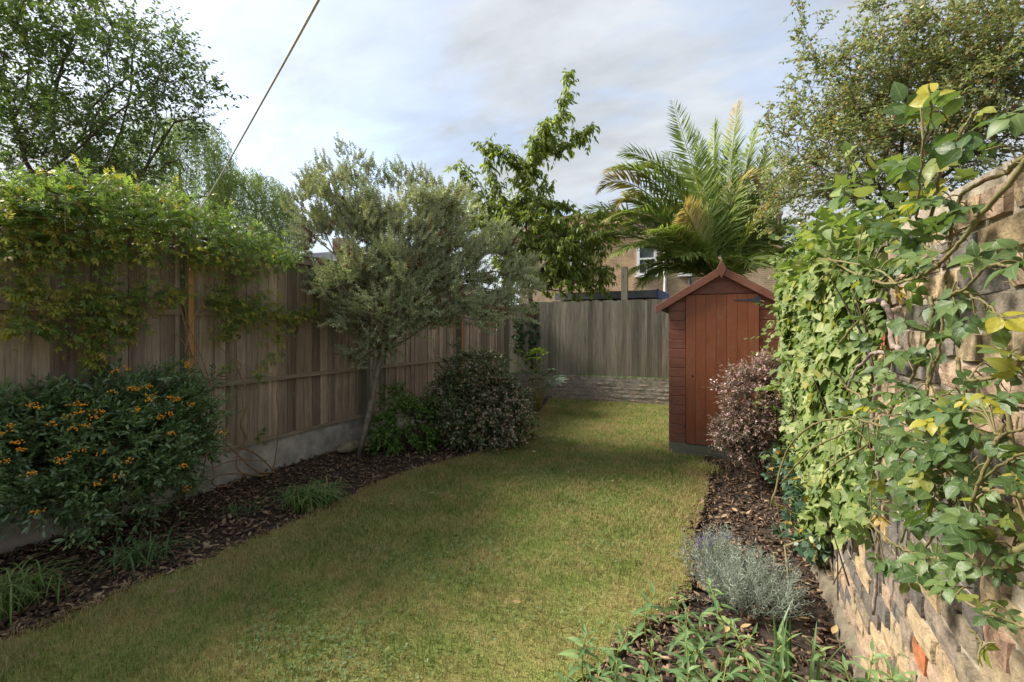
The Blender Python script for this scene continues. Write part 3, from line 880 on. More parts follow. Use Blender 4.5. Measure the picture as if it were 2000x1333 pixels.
# ------------------------------------------------------------------ back fence on its low wall
bf_ = thing('timber_fence', 'grey green weathered fence of narrow upright boards on the low brick wall beside the shed', 'fence', (-2.0, BACK_Y, 0.52))
bm_b = board_meshes(M['fence_back'], 0.118, 1.56, 0.016, 7)
x = FX(9.4) + 0.03
while x < 0.95:
    dz = -0.05 if x < -3.55 else 0.0
    place('fence_board', bm_b[rng.integers(0, 7)], bf_, (x, BACK_Y, 0.495 + dz + rng.normal(0, 0.006)), (0, rng.normal(0, 0.003), math.radians(7.5) + rng.normal(0, 0.02)))
    x += 0.098 + rng.normal(0, 0.003)
for z in (0.7, 1.3, 1.95):
    box('rail', FX(9.4), 1.0, BACK_Y + 0.012, BACK_Y + 0.05, z, z + 0.07, M['post'], bf_, 0.004)
for x in (-3.9, -2.0, -0.1):
    box('fence_post', x - 0.045, x + 0.045, BACK_Y + 0.051, BACK_Y + 0.14, -0.09, 2.05, M['post'], bf_, 0.004)
p = thing('timber_post', 'grey weathered timber post sticking up above the back fence', 'post', (*on_y(1220, 600, BACK_Y + 0.25)[:2], -0.09))
px0 = on_y(1220, 600, BACK_Y + 0.25)[0]
o = box('shaft', px0 - 0.062, px0 + 0.062, BACK_Y + 0.19, BACK_Y + 0.31, -0.09, on_y(1220, 522, BACK_Y + 0.25)[2], M['post'], p, 0.006)

def brick_variants(mat, l, h, d, n, jit, rd):
    out = []
    for k in range(n):
        bm_ = bmesh.new()
        vs_ = [bm_.verts.new(q) for q in boxv(-l / 2, l / 2, -d / 2, d / 2, -h / 2, h / 2)]
        for f in BOXF:
            bm_.faces.new([vs_[i] for i in f])
        bmesh.ops.subdivide_edges(bm_, edges=bm_.edges[:], cuts=1, use_grid_fill=True)
        for v in bm_.verts:
            e = sum(abs(abs(c) - s / 2) < 1e-4 for c, s in zip(v.co, (l, d, h)))
            if e >= 2:
                f_ = rd * (1.6 if e == 3 else 0.9)
                v.co -= Vector([math.copysign(f_, c) if abs(abs(c) - s / 2) < 1e-4 else 0 for c, s in zip(v.co, (l, d, h))])
            v.co += Vector(rng.normal(0, jit, 3))
        me_ = bpy.data.meshes.new('brick')
        bm_.to_mesh(me_)
        bm_.free()
        me_.materials.append(mat)
        out.append(me_)
    return out
lw = thing('low_brick_wall', 'low mossy wall of old bricks under the back fence', 'wall', (-2.0, BACK_Y, -0.09))
box('mortar_core', -4.17, 0.98, BACK_Y - 0.113, BACK_Y + 0.10, -0.09, 0.50, M['mortar_old'], lw, 0.01)
bv_ = brick_variants(M['brick_old'], 0.215, 0.066, 0.06, 6, 0.0016, 0.004)
for c in range(7):
    x = -4.02 + (0.11 if c % 2 else 0)
    while x < -0.25:
        place('brick', bv_[rng.integers(0, 6)], lw, (x, BACK_Y - 0.088 + rng.normal(0, 0.003), -0.035 + 0.077 * c), (0, rng.normal(0, .008), rng.normal(0, .01)))
        x += 0.226
# moss on top of the low wall
mp_ = np.stack([rng.uniform(-4.1, -0.3, 5000), BACK_Y - 0.05 + rng.normal(0, 0.035, 5000), np.full(5000, 0.50)], 1)
clump = np.sin(mp_[:, 0] * 3.1) + np.sin(mp_[:, 0] * 7.7 + 1) > -0.9
mp_ = mp_[clump]
v, f = inst(leaf_tpl(2, 0.5), mp_, frames(rng.normal(0, 0.6, (len(mp_), 3)) + np.array([0, -0.3, 0.9]), rng.normal(size=(len(mp_), 3))), rng.uniform(0.012, 0.03, len(mp_)))
part('moss', v, f, M['l_weed'], lw, 'stuff', attrs={'rnd': np.repeat(rng.random(len(mp_)), 5), 'tint': np.zeros(len(v))})

# ------------------------------------------------------------------ right-hand brick wall
bw = thing('brick_wall', 'tall old garden wall of crumbling yellow, grey and orange bricks behind the climbing rose', 'wall', (wall_x(3), 3.0, -0.09))
WTOP = 1.80
ang = math.atan(WB)
def wall_slab(y0, y1, z1, x_in, x_out):
    v = []
    for yy in np.linspace(y0, y1, 24):
        zt = z1 + 0.03 * math.sin(yy * 5.1) + 0.02 * math.sin(yy * 13)
        v += [(wall_x(yy) + x_in, yy, -0.09), (wall_x(yy) + x_out, yy, -0.09), (wall_x(yy) + x_out, yy, zt), (wall_x(yy) + x_in, yy, zt)]
    f = [(0, 3, 2, 1), tuple(len(v) - 4 + q for q in (0, 1, 2, 3))]
    for i in range(23):
        a = 4 * i
        for q in range(4):
            f.append((a + q, a + (q + 1) % 4, a + 4 + (q + 1) % 4, a + 4 + q))
    return v, f
v, f = wall_slab(-1.6, 9.3, WTOP, 0.014, 0.24)
part('mortar_core', v, f, M['mortar'], bw)
stretch = brick_variants(M['brick'], 0.219, 0.068, 0.11, 10, 0.0012, 0.0024)
header = brick_variants(M['brick'], 0.106, 0.068, 0.11, 6, 0.0012, 0.0024)
bl = []
for c in range(24):
    z = -0.05 + 0.077 * c
    hd = c % 4 == 3
    stp = 0.116 if hd else 0.229
    y = -1.5 + (0.115 if c % 2 else 0.0) + rng.uniform(-.01, .01)
    while y < 6.9:
        bl.append((y, z, hd))
        y += stp + rng.normal(0, 0.002)
C_ = np.array([(wall_x(b[0]), b[0], b[1]) for b in bl])
q = C_ - CAM
dep = q @ FV
u = 1000 + F_PX * (q @ RV) / np.maximum(dep, .01)
w_ = HOR - F_PX * q[:, 2] / np.maximum(dep, .01)
vis = (dep > 0.3) & (u < 2120) & (w_ > 200) & (w_ < 1420) & (u > 1560)
order = np.argsort(np.where(vis, np.linalg.norm(q, axis=1), 99))
near = set(order[:300].tolist())
rest_v, rest_f, rest_r, nn = [], [], [], 0
for i, (y, z, hd) in enumerate(bl):
    me_ = (header if hd else stretch)[rng.integers(0, 6 if hd else 10)]
    out_ = rng.normal(0, 0.004) + (0.01 if rng.random() < 0.08 else 0)
    loc = (wall_x(y) + 0.055 + out_, y, z + rng.normal(0, 0.002))
    rot = (rng.normal(0, 0.012), rng.normal(0, 0.02), math.radians(90) - ang + rng.normal(0, 0.015))
    if i in near:
        place('brick', me_, bw, loc, rot)
    else:
        R_ = np.array(Matrix.Rotation(rot[2], 3, 'Z'))
        vv = np.array([v.co[:] for v in me_.vertices]) @ R_.T + np.array(loc)
        rest_v.append(vv)
        rest_f += [tuple(nn + j for j in pl_.vertices) for pl_ in me_.polygons]
        rest_r.append(np.full(len(vv), rng.random()))
        nn += len(vv)
part('brickwork', np.concatenate(rest_v), rest_f, M['brick'], bw, 'stuff', False, {'rnd': np.concatenate(rest_r)})
# rough footing of spread mortar along the foot of the wall
fv, ff = [], []
ys = np.linspace(0.6, 5.6, 70)
for yy in ys:
    wd = 0.055 + 0.02 * math.sin(yy * 4.1) + 0.012 * math.sin(yy * 17) + rng.normal(0, 0.008)
    fv += [(wall_x(yy) + 0.02, yy, 0.06 + rng.normal(0, 0.015)), (wall_x(yy) - wd * 0.55, yy, 0.035 + rng.normal(0, 0.012)), (wall_x(yy) - wd, yy, -0.05)]
for i in range(69):
    a = 3 * i
    ff += [(a, a + 1, a + 4, a + 3), (a + 1, a + 2, a + 5, a + 4)]
part('footing', fv, ff, M['earth'], bw, smooth=True)

# ------------------------------------------------------------------ shed
SX0, SX1, SYF, SYB = -0.470, 0.685, 5.857, 7.6
SC = (SX0 + SX1) / 2
sh = thing('garden_shed', 'red brown painted timber shed with an apex roof and a plank door', 'shed', (SC, SYF, -0.09))
for x in (SX0 + 0.02, SC - 0.03, SX1 - 0.09):
    box('bearer', x, x + 0.07, SYF + 0.03, SYB, -0.09, 0.03, M['bearer'], sh, 0.004)
box('front_bearer', SX0 + 0.0, SX1, SYF - 0.012, SYF + 0.028, -0.09, 0.095, M['bearer'], sh, 0.004)
box('floor', SX0 + 0.02, SX1 - 0.02, SYF + 0.03, SYB, 0.032, 0.095, M['bearer'], sh, 0.003)
EZ, AZ = 1.79, 2.13
def roof_z(x, add=0.0):
    return AZ + add - abs(x - SC) * (AZ - EZ) / (SC - SX0)
DX0, DX1, DZ0, DZ1 = -0.280, 0.490, 0.105, 1.865
bz = 0.10
i = 0
first_gable = True
sec = lambda z0, h: [(SYF + 0.018, z0), (SYF - 0.001, z0), (SYF - 0.001, z0 + h - 0.014), (SYF + 0.008, z0 + h - 0.002), (SYF + 0.018, z0 + h - 0.002)]
while bz < AZ - 0.06:
    h = 0.113
    for (a, b) in (((SX0, DX0 - 0.004), (DX1 + 0.004, SX1)) if bz + 0.03 < DZ1 else ((SX0, SX1),)):
        def lim(x, z):
            return min(z, roof_z(x) - 0.002)
        za, zb = lim(a, bz + h - 0.003), lim(b, bz + h - 0.003)
        if bz < EZ - 0.13:
            prism('weatherboard', sec(bz, h), 'x', a, b, M['shed'], sh)
        elif bz + 0.03 < DZ1:
            poly = [(a, bz), (b, bz), (b, max(zb, bz + .01)), (a, max(za, bz + .01))]
            prism('weatherboard', poly, 'y', SYF - 0.001, SYF + 0.018, M['shed'], sh)
        else:
            hw = lambda z: max((AZ - z) / (AZ - EZ) * (SC - SX0) - 0.01, 0.01)
            z0, z1 = (DZ1 + 0.012 if first_gable else bz), min(bz + h - 0.003, AZ - 0.01)
            first_gable = False
            prism('weatherboard', [(SC - hw(z0), z0), (SC + hw(z0), z0), (SC + hw(z1), z1), (SC - hw(z1), z1)], 'y', SYF - 0.001 + 0.001 * (i % 2), SYF + 0.018, M['shed'], sh)
    bz += h
    i += 1
for x0, x1 in ((SX0, SX0 + 0.018), (SX1 - 0.018, SX1)):
    for k in range(15):
        box('side_board', x0, x1, SYF + 0.02, SYB, 0.10 + 0.113 * k, 0.10 + 0.113 * (k + 1) - 0.003, M['shed'], sh, 0.003)
prism('back_panel', [(SX0, 0.10), (SX1, 0.10), (SX1, EZ - 0.02), (SC, AZ - 0.02), (SX0, EZ - 0.02)], 'y', SYB - 0.02, SYB, M['shed'], sh)
prism('dark_backing', [(SX0 + 0.03, 0.10), (SX1 - 0.03, 0.10), (SX1 - 0.03, EZ - 0.05), (SC, AZ - 0.05), (SX0 + 0.03, EZ - 0.05)], 'y', SYF + 0.021, SYF + 0.03, M['hole'], sh)  # near-black sheet, the dark inside the shed put into its colour
OV = 0.15
for s in (-1, 1):
    xe = SC + s * (SC - SX0 + OV)
    ze = roof_z(xe)
    prism('roof_panel', [(SC + s * .001, AZ + 0.005), (xe, ze + 0.005), (xe, ze + 0.027), (SC + s * .001, AZ + 0.027)], 'y', SYF - 0.05, SYB + 0.06, M['felt'], sh)
    prism('barge_board', [(SC + s * .001, AZ - 0.045), (xe, ze - 0.055), (xe, ze + 0.035), (SC + s * .001, AZ + 0.05)], 'y', SYF - 0.074, SYF - 0.052, M['shed'], sh, 0.002)
prism('finial', [(SC, AZ + 0.125), (SC + 0.052, AZ + 0.02), (SC, AZ - 0.09), (SC - 0.052, AZ + 0.02)], 'y', SYF - 0.094, SYF - 0.0745, M['shed'], sh, 0.002)
box('eaves_strip', SX0 - 0.001, SX1 + .001, SYF - 0.012, SYF - 0.0015, DZ1 + 0.004, DZ1 + 0.010, M['shed'], sh, 0.001)
dr = thing('door', '', '', (DX0, SYF - 0.02, DZ0))
for k_ in ('label', 'category'):
    del dr[k_]
dr.parent = sh
dr.location = WL[dr] - WL[sh]
xs = np.linspace(DX0, DX1, 8)
for a, b in zip(xs[:-1], xs[1:]):
    box('door_plank', a + 0.0015, b - 0.0015, SYF - 0.020, SYF - 0.002, DZ0 + rng.normal(0, .001), DZ1 - 0.004, M['shed_door'], dr, 0.003)
for z in (DZ1 - 0.075, DZ0 + 0.21):
    prism('strap_hinge', [(DX1 - 0.255, z - 0.006), (DX1 - 0.06, z - 0.015), (DX1 - 0.06, z + 0.015), (DX1 - 0.255, z + 0.006)], 'y', SYF - 0.0245, SYF - 0.0205, M['iron'], dr)
    prism('hinge_plate', [(DX1 - 0.06, z - 0.02), (DX1 + 0.018, z - 0.045), (DX1 + 0.018, z + 0.045), (DX1 - 0.06, z + 0.02)], 'y', SYF - 0.0275, SYF - 0.0208, M['iron'], dr)
a = np.linspace(0, 2 * math.pi, 11)[:-1]
kx, kz = DX0 + 0.075, DZ0 + 0.80
prism('keyhole', [(kx + 0.012 * math.cos(t), kz + 0.012 * math.sin(t)) for t in a], 'y', SYF - 0.0212, SYF - 0.0195, M['hole'], dr)
for z in (1.58, 0.28):
    box('turn_catch', DX0 - 0.022, DX0 - 0.006, SYF - 0.009, SYF - 0.0015, z, z + 0.045, M['iron'], sh, 0.002)

# ------------------------------------------------------------------ buildings beyond
def window(parent, x0, x1, y, z0, z1):
    fr_ = 0.07
    w = place('window', box_mesh('window', -(x1 - x0) / 2, (x1 - x0) / 2, -0.06, -0.02, 0, z1 - z0, M['curtain']), parent, ((x0 + x1) / 2, y, z0))
    for n_, b_ in (('frame', (x0 - .05, x0 + fr_, z0, z1)), ('frame', (x1 - fr_, x1 + .05, z0, z1)), ('frame', (x0 + fr_, x1 - fr_, z1 - fr_, z1)), ('frame', (x0 + fr_, x1 - fr_, z0, z0 + fr_)), ('frame', (x0 + fr_, x1 - fr_, (z0 + z1) / 2 - .03, (z0 + z1) / 2 + .03)), ('frame', ((x0 + x1) / 2 - .015, (x0 + x1) / 2 + .015, z0 + fr_, (z0 + z1) / 2 - .031))):
        box(n_, b_[0], b_[1], y - 0.10, y - 0.065, b_[2], b_[3], M['white'], w, 0.0)
    box('pane', x0 + fr_, x1 - fr_, y - 0.075, y - 0.062, z0 + fr_, z1 - fr_, M['pane'], w, 0.0)
    box('sill', x0 - 0.12, x1 + 0.12, y - 0.16, y - 0.0, z0 - 0.1, z0 - 0.002, M['white'], w, 0.0)
def tiled_slope(parent, x0, x1, y0, z0, y1, z1, mat, rows=14, name='roof_course'):
    """rows of tiles stepped up the slope"""
    n_ = nrm(np.array([[0, -(z1 - z0), (y1 - y0)]]))[0]
    for r in range(rows):
        a, b = r / rows, (r + 1.15) / rows
        p0, p1 = np.array([0, y0 + (y1 - y0) * a, z0 + (z1 - z0) * a]) + n_ * 0.05, np.array([0, y0 + (y1 - y0) * min(b, 1), z0 + (z1 - z0) * min(b, 1)]) + n_ * 0.015
        p2, p3 = p1 - n_ * 0.03, p0 - n_ * 0.04
        prism(name, [(p0[1], p0[2]), (p1[1], p1[2]), (p2[1], p2[2]), (p3[1], p3[2])], 'x', x0, x1, mat, parent)
HY = 19.0
hs = thing('brick_house', 'yellow brick house with brown tiled roof, white windows and a rear wing behind the palm', 'house', (-1.0, HY, -0.09))
wx0, wx1 = on_y(1238, 600, HY)[0], on_y(1527, 600, HY)[0]
box('wing_wall', wx0, wx1, HY, HY + 4.0, -0.09, 5.6, M['house'], hs, 0.0)
box('parapet', wx0 - 0.04, wx1 + 0.04, HY - 0.04, HY + 4.0, 5.602, 5.70, M['mortar_old'], hs, 0.01)
box('main_wall', -9.5, wx1 - 0.02, HY + 4.002, HY + 11, -0.09, 6.7, M['house'], hs, 0.0)
tiled_slope(hs, -9.7, wx1 + 0.1, HY + 3.7, 6.62, HY + 7.5, 8.25, M['tile'], 16)
prism('roof', [(HY + 3.8, 6.71), (HY + 7.5, 8.24), (HY + 11.2, 6.71)], 'x', -9.6, wx1 - 0.01, M['tile'], hs)
box('chimney', 0.4, 1.3, HY + 7.0, HY + 7.7, 7.5, 9.0, M['house'], hs, 0.01)
a, b = on_y(1244, 538, HY), on_y(1281, 474, HY)
window(hs, a[0] + 0.05, b[0], HY, a[2], b[2])
a, b = on_y(1330, 536, HY), on_y(1345, 520, HY)
window(hs, a[0], b[0], HY, a[2], b[2])
a, b = on_y(1115, 524, HY + 4), on_y(1143, 470, HY + 4)
window(hs, a[0], b[0], HY + 4.002, a[2], b[2])
for px_c, mt in ((1299, 'grey_pipe'), (1347, 'dark_pipe')):
    c = on_y(px_c, 560, HY)
    v, f = tube([(c[0], HY - 0.08, -0.09), (c[0], HY - 0.08, 2.5), (c[0], HY - 0.08, 5.3)], 0.055, 8)
    part('drainpipe', v, f, M[mt], hs)
# dark-roofed outbuilding just over the back fence
ob = thing('outbuilding', 'low outbuilding with a dark felt roof and blue edge just over the back fence', 'outbuilding', (-2.0, 12.0, -0.09))
ox0, ox1 = on_y(1085, 575, 11.4)[0], on_y(1287, 575, 11.4)[0]
zt = on_y(1200, 571, 11.4)[2]
box('wall', ox0 + 0.1, ox1 - 0.1, 11.5, 14.4, -0.09, zt - 0.18, M['post'], ob, 0.0)
prism('roof', [(11.35, zt - 0.16), (14.5, zt - 0.06), (14.5, zt + 0.12), (11.35, zt + 0.02)], 'x', ox0, ox1 - 0.05, M['slate'], ob)
prism('blue_edge', [(11.33, zt - 0.18), (14.5, zt - 0.08), (14.5, zt + 0.14), (11.33, zt + 0.04)], 'x', ox1 - 0.048, ox1 - 0.01, M['blue'], ob)
# house glimpsed over the left fence
h2 = thing('slate_roofed_house', 'house with a grey slate roof glimpsed between jasmine and silver shrub', 'house', (*cp(600, 600, 24)[:2], -0.09))
c = cp(605, 600, 24)
zr = cp(605, 466, 24)[2]
box('wall', c[0] - 5, c[0] + 3.6, c[1], c[1] + 7, -0.09, zr - 1.6, M['house'], h2, 0.0)
prism('roof', [(c[1] - 0.3, zr - 1.62), (c[1] + 3.5, zr), (c[1] + 7.3, zr - 1.62)], 'x', c[0] - 5.2, c[0] + 3.8, M['slate'], h2)
box('chimney', c[0] - 1.6, c[0] - 0.8, c[1] + 3.2, c[1] + 3.8, zr - 0.3, zr + 0.7, M['house'], h2, 0.0)
window(h2, c[0] - 0.6, c[0] + 0.5, c[1], 3.0, 4.4)
# cable from the fence post to the house behind the camera
A = np.array([FX(2.6) + 0.12, 2.6, 2.215])
cab = [A, on_x(380, 432, -3.95), on_x(430, 345, -3.45), cp(520, 185, 2.35), cp(622, 0, 1.62), cp(700, -150, 1.25) ]
cab.append(cab[-1] + (cab[-1] - cab[-2]) * 5)
v, f = tube(smooth_path(cab, 8), 0.005, 7)
o = part('cable', v, f, M['cable'], loc=A, smooth=True)
tag(o, 'thin pale cable running up from the jasmine covered fence across the sky', 'cable')

# ------------------------------------------------------------------ trees beyond the fences
def crown(parent, tpls, P, D, UPN, S, mat, rng, name='crown', n_obj=0, tint=None, roll=0.5):
    fr = frames(D, UPN, rng.normal(0, roll, len(P)))
    return leaves(parent, tpls, P, fr, S, mat, rng, name, n_obj, tint)
OVAL2, OVAL3 = leaf_tpl(2, 0.55, 0.85, 0.3, 0.15), leaf_tpl(3, 0.52, 0.85, 0.3, 0.25)
LANCE2, LANCE3 = leaf_tpl(2, 0.28, 0.8, 0.3, 0.2), leaf_tpl(3, 0.34, 0.75, 0.3, 0.35)
UP1 = np.array([0, 0, 1.0])
def out_dir(pts, centre):
    return nrm(pts - np.asarray(centre))

# plum tree over the left fence
rng = np.random.default_rng(11)
root = cp(120, 645, 7.4)
root[2] = -0.09
t1 = thing('plum_tree', 'large dark leaved tree with upright branches rising behind the jasmine fence', 'tree', root)
j = cp(110, 430, 7.4)
limbs = [[root, root + (j - root) * 0.5 + np.array([.05, 0, 0]), j],
         [j, cp(70, 350, 7.2), cp(50, 315, 7.1), cp(28, 233, 7.0), cp(6, 164, 6.9), cp(-20, 60, 6.9)],
         [cp(28, 233, 7.0), cp(52, 180, 7.2), cp(58, 118, 7.3), cp(35, 0, 7.3), cp(30, -80, 7.4)],
         [j, cp(112, 330, 7.5), cp(105, 258, 7.5), cp(109, 164, 7.5), cp(136, 88, 7.6), cp(167, 19, 7.7), cp(180, -40, 7.7)],
         [cp(112, 330, 7.5), cp(165, 260, 7.3), cp(176, 214, 7.2), cp(215, 175, 7.1), cp(252, 151, 7.0), cp(312, 120, 6.9), cp(385, 95, 6.8)],
         [j, cp(90, 340, 6.9), cp(160, 285, 6.7), cp(220, 227, 6.6), cp(300, 170, 6.5), cp(360, 150, 6.5)],
         [j, cp(200, 345, 7.4), cp(236, 258, 7.5), cp(255, 180, 7.6), cp(258, 110, 7.6), cp(240, 40, 7.6)],
         [j, cp(235, 375, 7.2), cp(284, 330, 7.1), cp(340, 240, 7.0), cp(390, 230, 6.9), cp(440, 265, 6.8)],
         [cp(284, 330, 7.1), cp(330, 318, 7.0), cp(400, 300, 6.9)]]
E = [(40, 120, 7.1, 110, 160, 1.2), (130, 60, 7.4, 90, 110, 1.0), (250, 105, 7.1, 95, 85, 0.9), (330, 130, 6.9, 70, 60, 0.7), (300, 205, 6.8, 95, 60, 0.8), (110, 270, 7.2, 150, 100, 1.1),
     (230, 300, 7.0, 110, 70, 0.9), (370, 255, 6.9, 60, 28, 0.4), (30, 330, 7.0, 80, 60, 0.8), (395, 175, 6.9, 22, 60, .3), (150, 360, 7.0, 160, 40, .7)]
T = ell(E, 600, rng)
pos, par, tips = skeleton(limbs, T, rng, 0.25, 0.3, 0.06)
v, f = wood(pos, par, 0.0045, 0.13)
part('trunk', v, f, M['bark'], t1, smooth=True)
d0 = nrm(pos[tips] - pos[par[tips]])
P, D, U, st = twigs(pos[tips], d0, rng, 4, 0.34, 10, 0.55, 0.25, 0.9, 0.25, 0.05, rad=0.003)
part('twigs', *st, M['twig'], t1, 'stuff')
crown(t1, [OVAL3, leaf_tpl(3, 0.46, 0.85, 0.35, 0.35)], P, D, U, rng.uniform(0.045, 0.085, len(P)), M['l_tree'], rng)

# willows far behind
for wi, (px_, Ew, wd, lab) in enumerate([(350, [(340, 330, 24, 95, 100, 2.4), (385, 290, 24, 60, 60, 1.8), (290, 380, 24, 70, 60, 2)], 24, 'pale green weeping willow far behind the plum tree'),
                                   (500, [(495, 410, 27, 72, 80, 2.2), (470, 380, 27, 45, 50, 1.5), (545, 440, 27, 45, 60, 1.5)], 27, 'rounded pale willow between the plum tree and the silver shrub')]):
    rng = np.random.default_rng(21 + wi)
    root = cp(px_, 645, wd)
    root[2] = -0.09
    tw = thing('willow_tree', lab, 'tree', root, 'willows far behind the fence')
    top_ = cp(px_, 400, wd)
    T = ell(Ew, 260, rng, 0.35)
    pos, par, tips = skeleton([[root, (root + top_) / 2, top_]], T, rng, 0.3, 0.8, 0.08)
    v, f = wood(pos, par, 0.012, 0.3)
    part('trunk', v, f, M['bark'], tw)
    n = 1500
    B = ell(Ew, n, rng, 0.45)
    L = rng.uniform(0.8, 1.9, n)
    m = 26
    s = np.linspace(0, 1, m)
    o_ = out_dir(B, top_)
    P = B[:, None] + o_[:, None] * (0.35 * np.sqrt(s))[None, :, None] * [1, 1, .4] - UP1 * (L[:, None] * (s ** 1.5)[None])[..., None]
    P = (P + rng.normal(0, 0.05, P.shape)).reshape(-1, 3)
    D = rng.normal(0, 0.45, P.shape) - UP1 * 0.9
    crown(tw, [leaf_tpl(2, 0.24)], P, D, rng.normal(size=P.shape), rng.uniform(0.10, 0.20, len(P)), M['l_willow'], rng)

# cherry over the back fence
rng = np.random.default_rng(31)
CD = 11.2
root = cp(1040, 645, CD)
root[2] = -0.09
t2 = thing('cherry_tree', 'loose yellow green tree with drooping leaves rising over the back fence', 'tree', root)
c0, c1 = cp(1035, 560, CD), cp(1025, 400, CD)
paths = [[c1, cp(1034, 340, CD), cp(1064, 295, CD), cp(1088, 250, CD), cp(1100, 214, CD), cp(1109, 150, CD)],
         [cp(1034, 340, CD), cp(1004, 322, CD), cp(980, 304, CD), cp(950, 280, CD)],
         [cp(1064, 295, CD), cp(1100, 292, CD), cp(1130, 271, CD), cp(1151, 252, CD)],
         [c1, cp(980, 390, CD), cp(960, 345, CD), cp(945, 285, CD)],
         [c1, cp(960, 420, CD), cp(925, 370, CD), cp(897, 325, CD)],
         [cp(1064, 295, CD), cp(1062, 270, CD - .2), cp(1064, 243, CD - .3)],
         [cp(1034, 340, CD), cp(1046, 310, CD - .3), cp(1044, 278, CD - .3)],
         [c0, cp(1080, 500, CD - .4), cp(1130, 440, CD - .5), cp(1190, 415, CD - .6)],
         [c1, cp(1070, 400, CD - .3), cp(1110, 405, CD - .3)],
         [c0, cp(1110, 545, CD - .4), cp(1170, 480, CD - .5), cp(1215, 450, CD - .6)],
         [c0, cp(1100, 570, CD - .5), cp(1190, 545, CD - .6)],
         [c0, cp(970, 500, CD), cp(920, 450, CD)]]
E = [(1030, 440, CD, 95, 60, .8), (1060, 500, CD - .1, 100, 60, .8), (1100, 545, CD - .4, 95, 32, .6), (950, 430, CD, 60, 45, .5), (1150, 455, CD - .5, 65, 45, .4), (1150, 520, CD - .5, 65, 50, .4), (1120, 490, CD - .6, 70, 50, .4), (1040, 370, CD, 40, 35, .4)]
T = ell(E, 430, rng)
pos, par, tips = skeleton([[root, c0, c1]] + paths, T, rng, 0.3, 0.3, 0.06)
v, f = wood(pos, par, 0.006, 0.09)
part('trunk', v, f, M['bark'], t2, smooth=True)
along = np.concatenate([smooth_path(p, 9) for p in paths])
along = along[along[:, 2] > cp(0, 440, CD)[2]]
B = np.concatenate([along, pos[tips]])
d0 = np.concatenate([rng.normal(0, 0.5, (len(along), 3)) + [0, 0, .3], nrm(pos[tips] - pos[par[tips]])])
P, D, U, st = twigs(B, nrm(d0), rng, 3, 0.26, 7, 0.6, 0.1, 0.7, 1.1, 0.15, rad=0.004)
part('twigs', *st, M['twig'], t2, 'stuff')
crown(t2, [LANCE3, leaf_tpl(3, 0.42, 0.8, 0.35, 0.5)], P, D, U, rng.uniform(0.10, 0.165, len(P)), M['l_cherry'], rng)

# crab apple over the brick wall
rng = np.random.default_rng(41)
root = cp(1745, 645, 6.6)
root[2] = -0.09
t3 = thing('crab_apple_tree', 'dense tree with small leaves and red berries beyond the brick wall', 'tree', root)
c0 = cp(1745, 420, 6.6)
limbs = [[root, (root + c0) / 2, c0], [c0, cp(1700, 330, 6.7), cp(1655, 220, 6.8), cp(1598, 120, 6.8), cp(1556, 15, 6.8)], [c0, cp(1760, 300, 6.4), cp(1770, 180, 6.3), cp(1720, 60, 6.3), cp(1712, -5, 6.3)],
         [c0, cp(1830, 300, 6.3), cp(1870, 160, 6.2), cp(1820, 60, 6.2), cp(1800, 0, 6.2)], [c0, cp(1640, 350, 6.7), cp(1560, 300, 6.8), cp(1500, 215, 6.8)], [c0, cp(1900, 300, 6.0), cp(1960, 150, 5.9), cp(1990, 20, 5.9)]]
E = [(1640, 310, 6.8, 120, 110, 1.0), (1760, 260, 6.5, 150, 130, 1.2), (1890, 200, 6.2, 150, 140, 1.2), (1640, 170, 6.7, 90, 85, .8), (1720, 120, 6.4, 110, 65, .8), (1910, 80, 6.1, 130, 90, 1.0), (1570, 390, 6.9, 75, 80, .7), (1575, 90, 6.8, 32, 60, .3), (1700, 40, 6.4, 40, 40, .3), (1820, 60, 6.2, 60, 70, .5), (1990, 140, 6.0, 120, 180, 1.0), (1530, 240, 6.8, 50, 50, .4)]
T = ell(E, 1000, rng, 0.1)
pos, par, tips = skeleton(limbs, T, rng, 0.25, 0.3, 0.06)
v, f = wood(pos, par, 0.0035, 0.1)
part('trunk', v, f, M['bark'], t3, smooth=True)
d0 = nrm(nrm(pos[tips] - pos[par[tips]]) + 0.4 * out_dir(pos[tips], cp(1760, 330, 6.5)))
lim = np.concatenate([smooth_path(l_, 5)[8:] for l_ in limbs[1:]])
B_ = np.concatenate([pos[tips], lim])
d0 = np.concatenate([d0, nrm(rng.normal(0, .6, lim.shape) + [0, 0, .4])])
P, D, U, st = twigs(B_, d0, rng, 5, 0.27, 10, 0.7, 0.15, 0.9, 0.35, 0.08, rad=0.0025)
part('twigs', *st, M['twig'], t3, 'stuff')
crown(t3, [OVAL3, OVAL2], P, D, U, rng.uniform(0.035, 0.065, len(P)), M['l_haw'], rng)
b = T[rng.random(len(T)) < 0.36]
B = np.repeat(b, 4, 0) + rng.normal(0, 0.05, (len(b) * 4, 3))
v, f = balls(B, rng.uniform(0.006, 0.010, len(B)), rng)
part('berries', v, f, M['red'], t3, 'stuff', True)

